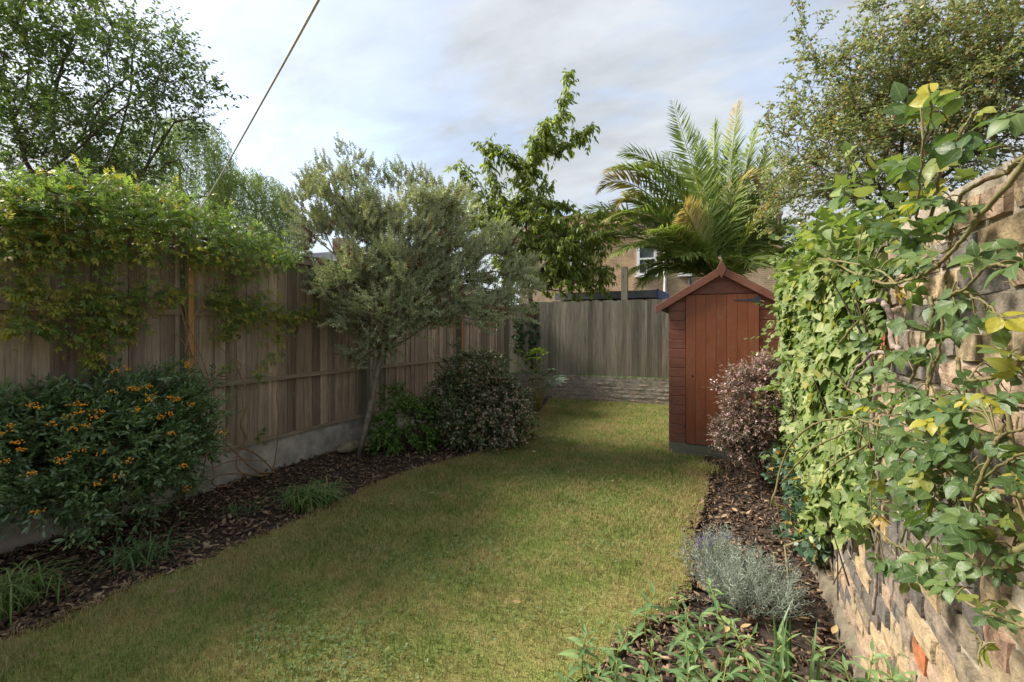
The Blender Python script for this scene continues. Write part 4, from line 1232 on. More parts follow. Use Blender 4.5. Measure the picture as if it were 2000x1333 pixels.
# ------------------------------------------------------------------ palm
rng = np.random.default_rng(51)
PD = 10.9
pb = cp(1408, 556, PD)
pal = thing('palm_tree', 'date palm with long arching fronds behind the shed', 'palm tree', (pb[0], pb[1], -0.09))
v, f = tube([(pb[0], pb[1], -0.09), (pb[0], pb[1], 1.2), (pb[0], pb[1], pb[2] - 0.15), (pb[0], pb[1], pb[2] + 0.15)], [0.34, 0.30, 0.27, 0.15], 14)
part('trunk', v, f, M['bark'], pal, smooth=True)
for k in range(60):                                    # old leaf bases on the trunk
    a = k * 2.4
    z = 0.4 + (pb[2] - 0.4) * k / 60
    p0 = np.array([pb[0] + 0.27 * math.cos(a), pb[1] + 0.27 * math.sin(a), z])
    o_ = np.array([math.cos(a), math.sin(a), 0])
    v, f = tube([p0 - UP1 * 0.1, p0 + o_ * 0.06 + UP1 * 0.05, p0 + o_ * 0.10 + UP1 * 0.17], [0.06, 0.05, 0.03], 5)
    part('leaf_base', v, f, M['bark'], pal)
def frond(tip, ctrl, brown=0.0, n=50, ll=0.62, seed=0):
    r = np.random.default_rng(seed)
    b0 = pb + r.normal(0, 0.07, 3)
    t = np.linspace(0, 1, n)
    pts = ((1 - t) ** 2)[:, None] * b0 + (2 * t * (1 - t))[:, None] * ctrl + (t ** 2)[:, None] * tip
    L = np.linalg.norm(np.diff(pts, axis=0), axis=1).sum()
    tg = nrm(np.gradient(pts, axis=0))
    hint = np.tile(UP1, (n, 1)) + 0.25 * r.normal(size=3)
    x, y, z = frames(tg, hint)
    stem_ = part('frond', *tube(pts, np.linspace(0.026, 0.004, n), 5), M['green_stem'], pal, smooth=True)
    PP, DD, NN, SS, TT = [], [], [], [], []
    use = t > 0.13
    tw = r.normal(0, 0.25)
    for s in (-1, 1):
        for rep in range(2):
            k_ = use if rep == 0 else use
            fwd = 0.75 + 0.9 * t ** 2 + r.normal(0, 0.12, n)
            d = x * s + tg * fwd[:, None] + z * (0.35 + tw * s) + r.normal(0, 0.10, (n, 3)) - UP1 * (0.15 + 0.15 * rep)
            shift = (r.random(n) * L / n)[:, None] * tg
            size = ll * (np.sin(np.pi * np.clip(t * 0.86 + 0.12, 0, 1)) ** 0.55) * r.uniform(0.85, 1.1, n)
            PP.append((pts + shift)[k_])
            DD.append(d[k_])
            NN.append((z + 0.3 * r.normal(size=(n, 3)))[k_])
            SS.append(size[k_])
            TT.append(np.clip((t - (1 - brown)) * 4 + r.normal(0, .15, n), 0, 1)[k_] if brown > 0 else np.clip(r.normal(0, .12, n), 0, 1)[k_])
    PP, DD, NN, SS, TT = (np.concatenate(q) for q in (PP, DD, NN, SS, TT))
    fr = frames(DD, NN)
    leaves(stem_, [leaf_tpl(3, 0.085, 0.6, 0.5, 0.12), leaf_tpl(3, 0.08, 0.6, 0.5, 0.3)], PP, fr, SS, M['l_palm'], r, 'leaflets', tint=TT, smooth=False)
FR = [(1316, 205, 1372, 380, 0, .12), (1396, 240, 1393, 350, .8, 0), (1441, 203, 1424, 330, 0, .3), (1254, 330, 1318, 296, -.3, .25), (1172, 369, 1240, 300, 0, .6), (1206, 405, 1240, 340, -.5, .45),
      (1147, 412, 1225, 404, .3, .1), (1160, 462, 1235, 428, -.6, .1), (1229, 541, 1276, 482, -.9, .2), (1482, 366, 1431, 290, -.6, .6), (1477, 243, 1450, 348, .6, 0), (1498, 285, 1465, 366, .3, 0),
      (1506, 354, 1462, 450, -.3, .1), (1500, 402, 1465, 455, -.8, .5), (1545, 492, 1500, 500, -.5, 0), (1336, 408, 1352, 430, -1.3, .7), (1560, 430, 1490, 430, .2, 0), (1555, 380, 1480, 400, .9, 0),
      (1280, 450, 1330, 440, -1.5, 0), (1350, 330, 1375, 400, 1.2, 0), (1260, 400, 1330, 400, 1.0, .15), (1330, 500, 1370, 470, -1.2, 0), (1430, 280, 1415, 400, .9, .1), (1480, 520, 1450, 480, -1.5, 0),
      (1300, 300, 1370, 380, 1.6, 0), (1300, 505, 1340, 478, -.6, .1), (1215, 440, 1290, 395, .5, .3), (1520, 300, 1455, 380, 1.5, 0), (1240, 480, 1330, 440, .9, 0), (1520, 465, 1470, 450, -.3, 0), (1585, 470, 1500, 440, .6, 0), (1360, 260, 1385, 390, .5, 0), (1188, 335, 1275, 285, -.6, .25), (1215, 300, 1310, 290, .2, .1), (1185, 430, 1270, 375, -.9, .2), (1200, 500, 1270, 440, -1.0, .1), (1575, 350, 1500, 310, .3, 0), (1250, 560, 1310, 490, -.8, .15)]
for k, (tx, ty, cx_, cy_, dd, br) in enumerate(FR):
    frond(cp(tx, ty, PD + dd), cp(cx_, cy_, PD + dd * 0.6), br, seed=500 + k)

# ------------------------------------------------------------------ silver shrub (small tree) in the left bed
rng = np.random.default_rng(61)
root = on_ground(700, 893, -0.03)
t4 = thing('silver_shrub_tree', 'small tree with leaning pale trunk and a wide crown of fine silver green leaves', 'tree', root)
tr = [root, cp(712, 845, 5.36), cp(724, 790, 5.42), cp(735, 735, 5.45), cp(745, 690, 5.5)]
fk = tr[-1]
limbs = [tr, [fk, cp(750, 620, 5.5), cp(752, 540, 5.55), cp(735, 470, 5.6), cp(700, 400, 5.65), cp(676, 320, 5.7)], [cp(752, 540, 5.55), cp(765, 470, 5.7), cp(790, 410, 5.75)],
         [fk, cp(790, 640, 5.6), cp(830, 560, 5.7), cp(860, 480, 5.75), cp(870, 420, 5.8)], [cp(830, 560, 5.7), cp(900, 540, 5.8), cp(970, 530, 5.85), cp(1030, 545, 5.9)],
         [fk, cp(800, 660, 5.5), cp(870, 610, 5.6), cp(960, 590, 5.7)], [fk, cp(720, 620, 5.3), cp(670, 560, 5.1), cp(640, 530, 5.0)], [cp(750, 620, 5.5), cp(680, 520, 5.7), cp(610, 460, 5.7)], [cp(724, 790, 5.42), cp(728, 740, 5.3), cp(732, 690, 5.2)]]
E = [(685, 400, 5.65, 90, 75, .6), (620, 430, 5.7, 55, 70, .4), (790, 430, 5.7, 100, 75, .65), (880, 440, 5.75, 70, 65, .55), (780, 520, 5.6, 130, 75, .7), (930, 500, 5.8, 85, 65, .5), (650, 555, 5.1, 48, 45, .3), (760, 610, 5.4, 90, 55, .5), (735, 690, 5.3, 45, 60, .25), (720, 640, 5.2, 55, 40, .3), (905, 620, 5.5, 70, 26, .3),
     (880, 575, 5.65, 110, 55, .5), (1000, 550, 5.85, 55, 42, .35), (960, 595, 5.7, 80, 28, .35), (820, 600, 5.4, 60, 50, .4)]
T = np.concatenate([ell(E, 370, rng), np.array([cp(*q, 5.7) for q in ((668, 300), (640, 325), (700, 320), (655, 350), (735, 345), (775, 335), (785, 348), (815, 345), (850, 372), (755, 355), (610, 345), (720, 360), (600, 350), (575, 390), (695, 305), (830, 362))])])
pos, par, tips = skeleton(limbs, T, rng, 0.3, 0.18, 0.05)
v, f = wood(pos, par, 0.0036, 0.07, 0.44)
part('trunk', v, f, M['bark_pale'], t4, smooth=True)
# sprigs of tiny leaves set close along thin shoots
def sprig_tpl(r, m=24, lw=0.20, out=1.0):
    q = [tube([(0, 0, 0), (0, .5, .02), (0, 1, 0.05)], [.012, .010, .006], 3, False)]
    lf_ = leaf_tpl(2, 0.55, .85, .2, .1)
    for i in range(m):
        y_ = 0.08 + 0.92 * i / m
        q.append(xf(lf_, (0, y_, .03 * y_), 0, 0, 0, 1))
        vv, ff = q[-1]
        a = i * 2.4 + r.normal(0, .3)
        d_ = np.array([[math.cos(a) * out, 0.75 + r.normal(0, .2), math.sin(a) * out]])
        q[-1] = inst(lf_, np.array([[0, y_, .03 * y_]]), frames(d_, np.array([[-math.sin(a), 0.3, math.cos(a)]]) + r.normal(0, .3, (1, 3))), np.array([lw * (1.15 - 0.5 * y_) * r.uniform(.8, 1.2)]))
    return cat(q)
SPR = [sprig_tpl(rng) for _ in range(5)]
k = 16
cen = cp(770, 640, 5.55)
B = np.repeat(pos[tips], k, 0) + rng.normal(0, 0.055, (len(tips) * k, 3))
D = nrm(0.7 * out_dir(B, cen) + 0.5 * np.repeat(nrm(pos[tips] - pos[par[tips]]), k, 0) + rng.normal(0, 0.5, B.shape) + UP1 * np.where(B[:, 2] > 2.1, 0.4, 0.05)[:, None])
S = rng.uniform(0.10, 0.21, len(B))
hi = B[:, 2] > cp(0, 395, 5.7)[2]
S[hi] *= 0.75
crown(t4, SPR, B, D, rng.normal(size=B.shape), S, M['l_silver'], rng, tint=(rng.random(len(B)) < 0.07) * 1.0)

# ------------------------------------------------------------------ jasmine on the left fence
rng = np.random.default_rng(71)
jv = thing('climbing_jasmine', 'green and yellowing climbing jasmine spilling over the top of the brown fence', 'climber', (FX(3.6) + 0.14, 3.7, -0.03))
JX = FX(2.5) + 0.14
blobs = [  # px, py, spread x, spread y, leaves, yellow, thickness
    (30, 405, 55, 45, 300, .15, .2), (110, 395, 60, 48, 330, .12, .22), (190, 400, 60, 48, 330, .12, .22), (270, 415, 55, 42, 300, .1, .22), (345, 430, 50, 38, 270, .08, .22), (420, 450, 50, 36, 250, .06, .22), (490, 475, 45, 30, 210, .08, .2), (550, 500, 30, 22, 110, .08, .18),
    (20, 480, 45, 40, 130, .55, .12), (100, 480, 60, 42, 150, .55, .12), (200, 480, 60, 38, 120, .45, .12), (290, 490, 50, 34, 90, .35, .12), (400, 500, 40, 25, 90, .35, .12), (470, 520, 50, 22, 90, .3, .12),
    (40, 560, 48, 38, 85, .65, .08), (120, 580, 60, 42, 100, .6, .08), (205, 585, 50, 40, 115, .45, .08), (280, 575, 42, 34, 70, .4, .08), (335, 575, 26, 18, 45, .6, .08), (20, 630, 25, 25, 40, .5, .06), (170, 650, 45, 32, 75, .4, .06), (240, 635, 35, 28, 90, .35, .06), (90, 640, 30, 18, 45, .5, .06), (185, 695, 22, 24, 60, .5, .05),
    (430, 580, 30, 24, 95, .35, .06), (480, 600, 52, 30, 170, .4, .06), (440, 640, 28, 24, 60, .45, .05), (545, 615, 35, 18, 60, .55, .05), (540, 655, 22, 22, 34, .7, .05), (600, 610, 30, 14, 55, .5, .05), (650, 620, 22, 14, 36, .45, .05), (530, 695, 14, 12, 14, .5, .03), (440, 715, 16, 10, 10, .2, .03), (500, 725, 20, 16, 12, .3, .03), (505, 850, 10, 8, 5, .1, .03)]
P, TT, top_ = [], [], []
for (bx, by, sx, sy, n, yel, th) in blobs:
    n = int(n * 1.45)
    X = JX + np.abs(rng.normal(0, 1, n)) * th * 0.9 - (0.12 if by < 470 else 0) * rng.random(n)
    for i in range(n):
        u, w = rng.normal(0, .55, 2)
        q = on_x(bx + u * sx, by + w * sy, X[i])
        P.append(q)
        TT.append(1.0 if rng.random() < yel else 0.0)
        top_.append(by < 470)
P, TT, top_ = np.array(P), np.array(TT), np.array(top_)
# shoots reaching up above the mass
sh_v = []
for (bx, by) in ((70, 350), (125, 335), (150, 330), (165, 318), (205, 345), (240, 352), (95, 340), (30, 345), (300, 372), (340, 360), (430, 420), (448, 400), (10, 340), (500, 440), (180, 340), (270, 360)):
    a = on_x(bx - 15, by + 60, JX + .05)
    e = on_x(bx, by, JX + rng.uniform(-.1, .2))
    pth = smooth_path([a, (a + e) / 2 + rng.normal(0, .03, 3), e], 6)
    sh_v.append(tube(pth, 0.0018, 3, False))
    P = np.concatenate([P, pth[4:]])
    TT = np.concatenate([TT, (rng.random(len(pth) - 4) < .25) * 1.0])
    top_ = np.concatenate([top_, np.ones(len(pth) - 4, bool)])
n = len(P)
D = rng.normal(0, 0.55, (n, 3)) + np.array([0.55, 0, 0]) + np.where(top_[:, None], np.array([0.1, 0, 0.35]), np.array([0.25, 0, -0.35]))
U = np.array([0.5, 0, 0.8]) + rng.normal(0, 0.35, (n, 3))
PIN = [pinnate(3, 0.40, 0.34, 3, 0.95, 0.2, rng) for _ in range(3)] + [pinnate(2, 0.48, 0.36, 3, 0.9, 0.35, rng) for _ in range(2)]
leaves(jv, PIN, P, frames(D, U, rng.normal(0, .3, n)), rng.uniform(0.055, 0.105, n), M['l_vine'], rng, 'foliage', 300, TT)
# fine green shoots within the mass
idx = rng.choice(n, 420)
d_ = rng.normal(0, .5, (420, 3)) + [0.2, .3, 0]
sh_v.append(inst(STICK, P[idx] - nrm(d_) * .1, frames(d_, np.tile([.1, .2, 1.0], (420, 1))), np.stack([np.full(420, .0016), rng.uniform(.2, .5, 420), np.full(420, .0016)], 1)))
part('shoots', *cat(sh_v), M['stem_brown'], jv, 'stuff')
ST = [  # bare brown stems, traced over the fence and down to the bed
    [(535, 945), (510, 930), (470, 925), (425, 930), (415, 945), (440, 955), (480, 930), (530, 938)], [(537, 945), (500, 920), (455, 880), (430, 860), (412, 862)], [(535, 940), (515, 900), (490, 882), (468, 880), (462, 912), (480, 930)],
    [(468, 880), (480, 855), (470, 830), (480, 800), (482, 765), (470, 735), (455, 700)], [(532, 925), (540, 880), (545, 820), (540, 775), (545, 745)], [(400, 740), (380, 700), (350, 660), (325, 640), (318, 620)],
    [(398, 750), (420, 735), (455, 735), (470, 712), (440, 690), (405, 640), (395, 600)], [(410, 800), (440, 805), (445, 830), (425, 860), (415, 900), (418, 930)], [(388, 905), (390, 860), (402, 820), (410, 760), (398, 710), (370, 640), (360, 600)], [(400, 905), (410, 850), (412, 790), (418, 740)],
    [(520, 900), (455, 900), (405, 920)], [(375, 700), (352, 600), (330, 560)], [(360, 690), (380, 620), (420, 560)]]
for k, pth in enumerate(ST):
    q = np.array([on_x(a, b_, JX + 0.02 + 0.03 * math.sin(k * 1.7 + i)) for i, (a, b_) in enumerate(pth)])
    q[:, 2] = np.maximum(q[:, 2], 0.0)
    q = smooth_path(q, 6)
    part('stem', *tube(q, (0.0075 if k < 4 else 0.005) * np.linspace(1.2, .7, len(q)), 6), M['stem_brown'], jv, smooth=True)

# ------------------------------------------------------------------ firethorn
rng = np.random.default_rng(81)
root = np.array([-4.02, 1.95, -0.03])
pyr = thing('firethorn_bush', 'dark green firethorn bush with clusters of orange berries against the fence', 'shrub', root)
E = [(300, 795, 3.55, 90, 62, .3), (170, 812, 3.3, 105, 62, .3), (60, 850, 3.05, 95, 65, .3), (200, 880, 3.2, 160, 85, .35), (330, 880, 3.45, 70, 75, .28), (80, 950, 2.95, 100, 55, .3), (220, 970, 3.1, 100, 45, .28), (370, 830, 3.55, 40, 55, .2), (15, 900, 2.9, 60, 60, .25)]
T = ell(E, 460, rng, 0.25)
cc_ = T.mean(0)
far_ = rng.random(len(T)) < 0.10
T[far_] = cc_ + (T[far_] - cc_) * rng.uniform(1.05, 1.32, (far_.sum(), 1))
T[:, 0] = np.maximum(T[:, 0], FX(2) + 0.14)
T = T[T[:, 2] > 0.12]
pos, par, tips = skeleton([[root, root + [0.02, .02, .25], root + [.08, .05, .5]], [root, root + [.1, -.3, .35], root + [.12, -.5, .5]]], T, rng, 0.3, 0.12, 0.06)
part('branches', *wood(pos, par, 0.0022, 0.03), M['bark'], pyr)
cen = cp(190, 900, 3.4)
d0 = nrm(out_dir(pos[tips], cen) + 0.5 * nrm(pos[tips] - pos[par[tips]]) + [0.3, 0, 0.2])
P, D, U, st = twigs(pos[tips], d0, rng, 6, 0.15, 12, 0.6, 0.25, 0.9, 0.0, 0.05, rad=0.0015)
part('twigs', *st, M['twig'], pyr, 'stuff')
ok = P[:, 0] > FX(2) + 0.10
P, D, U = P[ok], D[ok], U[ok]
crown(pyr, [leaf_tpl(3, 0.36, 0.95, 0.3, 0.15)], P, D, U, rng.uniform(0.030, 0.052, len(P)), M['l_pyra'], rng, 'foliage', 300)
BP = [(105, 827), (130, 815), (155, 805), (170, 832), (60, 792), (70, 795), (255, 757), (265, 760), (290, 755), (290, 772), (330, 778), (345, 780), (220, 765), (225, 725), (360, 713), (270, 800), (310, 815), (195, 804), (5, 845), (35, 865), (42, 880), (120, 900), (160, 880), (60, 925), (200, 885), (250, 900), (335, 848), (230, 930), (190, 945), (355, 910), (365, 955), (70, 1000), (10, 900), (245, 722), (140, 790), (375, 790), (335, 810), (150, 835), (25, 830), (298, 780), (180, 815), (437, 845), (160, 790), (125, 895)]
for (bx, by) in BP:
    tp = pos[tips]
    uv = np.stack([1000 + F_PX * ((tp - CAM) @ RV) / ((tp - CAM) @ FV), HOR - F_PX * (tp[:, 2] - CAM_H) / ((tp - CAM) @ FV)], 1)
    near_ = np.where(np.linalg.norm(uv - [bx, by], axis=1) < 45)[0]
    dpt = ((tp[near_] - CAM) @ FV).min() - 0.10 if len(near_) else 3.1
    c = cp(bx, by, max(dpt, 2.6))
    n_ = rng.integers(7, 15)
    B = c + rng.normal(0, 1, (n_, 3)) * [0.012, 0.018, 0.009]
    v, f = balls(B, rng.uniform(0.0042, 0.0062, n_), rng)
    stk = [stick(c - [0.03, 0, 0.02], b_, 0.0008) for b_ in B]
    part('berry_cluster', v, f, M['orange'], pyr, smooth=True)

# ------------------------------------------------------------------ green shrub, abelia, fatsia by the fence
def shrub(name, label, root, E, n, mat, tpls, seed, k=4, tl=0.15, m=9, size=(0.02, 0.04), grav=0.2, centre=None, wmat='bark', n_obj=0, shell=0.2, tipsr=0.002, rmax=0.02, tint=None, bf=0.3, droop=0.1, out=1.0, up=0.2, stems=None, cat_='shrub'):
    r = np.random.default_rng(seed)
    o_ = thing(name, label, cat_, root)
    T_ = ell(E, n, r, shell)
    cc_ = T_.mean(0)
    far_ = r.random(len(T_)) < 0.10
    T_[far_] = cc_ + (T_[far_] - cc_) * r.uniform(1.05, 1.3, (far_.sum(), 1))
    T_ = T_[T_[:, 2] > 0.05]
    pos_, par_, tips_ = skeleton(stems or [[root, np.array(root) + [0, 0, 0.12]]], T_, r, bf, 0.1, 0.07)
    part('branches', *wood(pos_, par_, tipsr, rmax), M[wmat], o_)
    cen_ = centre if centre is not None else T_.mean(0)
    d_ = nrm(out * out_dir(pos_[tips_], cen_) + 0.5 * nrm(pos_[tips_] - pos_[par_[tips_]]))
    P_, D_, U_, st_ = twigs(pos_[tips_], d_, r, k, tl, m, 0.55, up, 0.9, grav, droop, rad=0.0014)
    part('twigs', *st_, M['twig'], o_, 'stuff')
    ok_ = P_[:, 2] > 0.0
    P_, D_, U_ = P_[ok_], D_[ok_], U_[ok_]
    tt = tint(P_, r) if tint else None
    crown(o_, tpls, P_, D_, U_, r.uniform(size[0], size[1], len(P_)), M[mat], r, 'foliage', n_obj, tt)
    return o_, pos_[tips_], P_, r
root = on_ground(790, 885, -0.03)
shrub('green_shrub', 'small bright green leafy shrub between the leaning trunk and the abelia', root, [(775, 800, 5.75, 35, 32, .22), (800, 830, 5.6, 45, 45, .25), (760, 850, 5.5, 28, 38, .2), (825, 800, 5.8, 25, 25, .2)], 90, 'l_green', [OVAL3], 91, size=(0.03, 0.055), tl=0.14, m=10, k=6, up=0.05)
root = on_ground(935, 862, -0.03)
ab, tp, LP, r_ = shrub('abelia_bush', 'rounded dark abelia bush with small pale pink flowers beside the lawn', root,
      [(930, 740, 6.0, 70, 48, .42), (900, 790, 5.9, 55, 62, .4), (960, 800, 5.85, 72, 58, .42), (992, 792, 6.0, 36, 45, .35), (940, 835, 5.75, 65, 26, .3), (1015, 818, 5.95, 22, 32, .25)], 480, 'l_abelia', [OVAL2, OVAL3], 92, k=5, tl=0.16, m=11, size=(0.028, 0.050), grav=0.3, droop=0.35, rmax=0.025)
uvx = 1000 + F_PX * ((LP - CAM) @ RV) / ((LP - CAM) @ FV)
wgt = np.clip((uvx - 890) / 110, 0.06, 1) * np.clip(1.0 - ((LP - CAM) @ FV - 5.35) * 1.3, 0.02, 1) ** 2
fi = r_.choice(len(LP), 700, replace=False, p=wgt / wgt.sum())
FLO = cat([xf(leaf_tpl(2, 0.7, .9, .3, -.2), (0, 0, 0), a, .7) for a in np.arange(5) * 1.257])
v, f = inst(FLO, LP[fi] + [0.02, -0.05, 0.01], frames(r_.normal(size=(700, 3)), np.array([.3, -.6, .4]) + r_.normal(0, .5, (700, 3))), r_.uniform(0.015, 0.026, 700))
part('blossom', v, f, M['petal'], ab, 'stuff', attrs={'rnd': np.repeat(r_.random(700), len(FLO[0])), 'tint': np.zeros(len(v))})

rng = np.random.default_rng(93)
root = on_ground(1052, 806, -0.03)
fa = thing('fatsia_plant', 'fatsia with large hand shaped pale leaves in the corner by the back fence', 'plant', root)
FD = (root - CAM) @ FV
lobes = []
for a in np.linspace(-1.9, 1.9, 8):
    lobes.append(xf(leaf_tpl(4, 0.30, 0.75, 0.25, 0.25), (0, 0.08, 0), a, 0.1, 0, 1.0 - 0.12 * abs(a)))
FAT = cat(lobes)
spots = [(1085, 745, .24, 0), (1024, 690, .22, 1), (1048, 690, .22, 1), (1070, 722, .2, 0), (1078, 738, .26, 0), (1062, 735, .20, 0), (1045, 742, .2, 0), (1030, 728, .22, 0), (1050, 718, .2, .2), (1040, 702, .22, 1), (1058, 697, .2, 1), (1028, 698, .2, 1), (1015, 712, .2, .6), (1065, 755, .2, 0), (1040, 760, .18, 0), (1010, 735, .2, 0)]
for k, (a, b_, s, tt) in enumerate(spots):
    e = cp(a, b_, FD - 0.25 + rng.uniform(-.2, .2))
    part('stalk', *tube(smooth_path([root, (root + e) / 2 + [0, 0, .12], e], 4), 0.006, 4), M['green_stem'], fa)
    fr = frames(np.array([(e - root) * [1, 1, .2] + [0.1, -.12, -.05]]), np.array([[rng.normal(0, .2), -.45, .9]]))
    leaves(fa, [FAT], e[None], fr, np.array([s * 1.0]), M['l_fatsia'], rng, n_obj=1, tint=np.array([float(tt)]))

# ivy strand on the back fence
rng = np.random.default_rng(94)
iv2 = thing('ivy_strand', 'thin strand of dark ivy climbing the left end of the back fence', 'ivy', (*on_y(1035, 700, BACK_Y - 0.02)[:2], 0.45))
Pn = []
pth = smooth_path([on_y(a, b_, BACK_Y - 0.03) for a, b_ in ((1045, 740), (1038, 690), (1042, 650), (1036, 615), (1044, 590))], 8)
part('stem', *tube(pth, 0.005, 4), M['twig'], iv2)
Pn = pth[rng.integers(0, len(pth), 150)] + rng.normal(0, 1, (150, 3)) * [0.075, 0.012, .05]
P2 = np.array([on_y(1012 + rng.normal(0, 6), rng.uniform(620, 690), BACK_Y - 0.03) for _ in range(70)])
Pn = np.concatenate([Pn, P2])
leaves(iv2, [IVY], Pn, frames(np.array([0, -.3, -.8]) + rng.normal(0, .5, Pn.shape), np.array([0, -1, .4]) + rng.normal(0, .25, Pn.shape)), rng.uniform(.05, .09, len(Pn)), M['l_ivy_dark'], rng)

# ------------------------------------------------------------------ purple barberry in front of the shed
root = on_ground(1490, 938, -0.03)
stems = [[root, root + [0, 0, .1]]]
for a in range(6):
    dx = np.array([math.cos(a * 1.05), math.sin(a * 1.05), 0])
    stems.append([root, root + dx * .05 + [0, 0, .16], root + dx * .13 + [0, 0, .36]])
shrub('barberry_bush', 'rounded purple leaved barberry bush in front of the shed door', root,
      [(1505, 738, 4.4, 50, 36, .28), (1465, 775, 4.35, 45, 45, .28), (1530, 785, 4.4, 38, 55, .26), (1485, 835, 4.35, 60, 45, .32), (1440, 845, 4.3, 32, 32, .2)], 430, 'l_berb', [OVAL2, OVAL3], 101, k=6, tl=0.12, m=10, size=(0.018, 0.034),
      grav=0.1, stems=stems, rmax=0.014, shell=0.15, tint=lambda P, r: np.clip((P[:, 2] - 0.70) * 1.8 + r.normal(0, .3, len(P)), 0, 1) * (r.random(len(P)) < .75))  # higher leaves tinted paler pink: sunlight on the top painted into the colour

# ------------------------------------------------------------------ ivy on the wall
rng = np.random.default_rng(111)
iv = thing('ivy_mass', 'bright green ivy covering the far half of the brick wall beside the shed', 'ivy', (wall_x(4), 4.0, -0.03))
n = 12500
Y = 2.0 + 3.15 * rng.random(n) ** 0.85
Z = rng.uniform(0.12, 2.14, n)
edge_y = 1.9 + 1.35 * np.clip((1.5 - Z) / 1.5, 0, 1) ** 1.1 + 0.22 * np.sin(Z * 6.1) + rng.normal(0, 0.16, n) - 0.55 * np.clip((Z - 1.75) / .3, 0, 1)
topz = 2.03 + 0.05 * np.sin(Y * 4.3) + 0.05 * np.sin(Y * 9.1 + 1)
ok = (Y > edge_y) & (Z < topz)
Y, Z = Y[ok], Z[ok]
bulge = 0.035 + 0.055 * (np.sin(Y * 4.0 + Z * 2.2) * 0.5 + 0.5) + 0.07 * np.clip((Z - 1.2) / .8, 0, 1) + 0.03 * np.sin(Y * 11 + Z * 13)
bulge *= np.clip((Y - 1.9) / .8, 0.4, 1)
X = wall_x(Y) - bulge * (1 - 0.75 * rng.random(len(Y)) ** 2.2)
over = Z > WTOP - 0.02
X[over] = wall_x(Y[over]) + rng.uniform(-0.13, 0.26, over.sum())
Z[over] = np.minimum(Z[over], WTOP + (topz[ok][over] - WTOP) * (1 - np.clip((X[over] - wall_x(Y[over])) / .3, 0, 1) * .6))
P = np.stack([X, Y, Z], 1)
n = len(P)
N_ = np.where(over[:, None], np.array([-0.5, -0.1, 0.9]), np.array([-0.9, -0.25, 0.45])) + rng.normal(0, 0.33, (n, 3))
D = np.where(over[:, None], np.array([-0.6, -0.25, 0.1]), np.array([-0.35, -0.15, -0.85])) + rng.normal(0, 0.45, (n, 3))
leaves(iv, [IVY, lobed([(0.25, -0.1), (0.42, 0.1), (0.42, 0.35), (0.3, 0.6), (0, 1.0)]), lobed([(0.2, -0.12), (0.5, 0.08), (0.3, 0.25), (0.5, 0.5), (0.22, 0.6), (0, 1.05)])], P, frames(D, N_), rng.uniform(0.038, 0.072, n), M['l_ivy'], rng, 'foliage', 300, (rng.random(n) < 0.05) * 1.0)
# shaggy ivy behind, so no brick shows through, and stems
k = rng.choice(n, 260)
d_ = np.array([-.05, -.1, .9]) + rng.normal(0, .2, (260, 3))
part('stems', *inst(STICK, np.stack([wall_x(P[k, 1]) - .02, P[k, 1], np.clip(P[k, 2] - .35, 0, 1.35)], 1), frames(d_, np.tile([-1.0, 0, .1], (260, 1))), np.stack([np.full(260, .005), rng.uniform(.2, .4, 260), np.full(260, .005)], 1)), M['twig'], iv, 'stuff')
# loose shoots standing out from the mass
SP, SD, st_ = [], [], []
for i in range(46):
    yy, zz = (rng.uniform(2.2, 5.2), rng.uniform(1.75, 2.05)) if i < 24 else (rng.uniform(2.9, 5.2), rng.uniform(.5, 1.7))
    a_ = np.array([wall_x(yy) - (.0 if i < 24 else .09), yy, zz])
    d_ = nrm((np.array([-.7, -.3, .55 if i < 24 else .1]) + rng.normal(0, .35, 3))[None])[0]
    q = smooth_path([a_, a_ + d_ * .1, a_ + d_ * rng.uniform(.17, .28) + [0, 0, -.03]], 4)
    st_.append(tube(q, .0016, 3, False))
    SP.append(q[2:] + rng.normal(0, .012, q[2:].shape))
    SD.append(d_ + rng.normal(0, .5, q[2:].shape) + [0, 0, -.2])
SP, SD = np.concatenate(SP), np.concatenate(SD)
leaves(iv, [IVY], SP, frames(SD, np.array([-.5, -.2, .8]) + rng.normal(0, .3, SP.shape)), rng.uniform(.03, .055, len(SP)), M['l_ivy'], rng, 'shoot_foliage')
part('shoots', *cat(st_), M['cane_green'], iv, 'stuff')

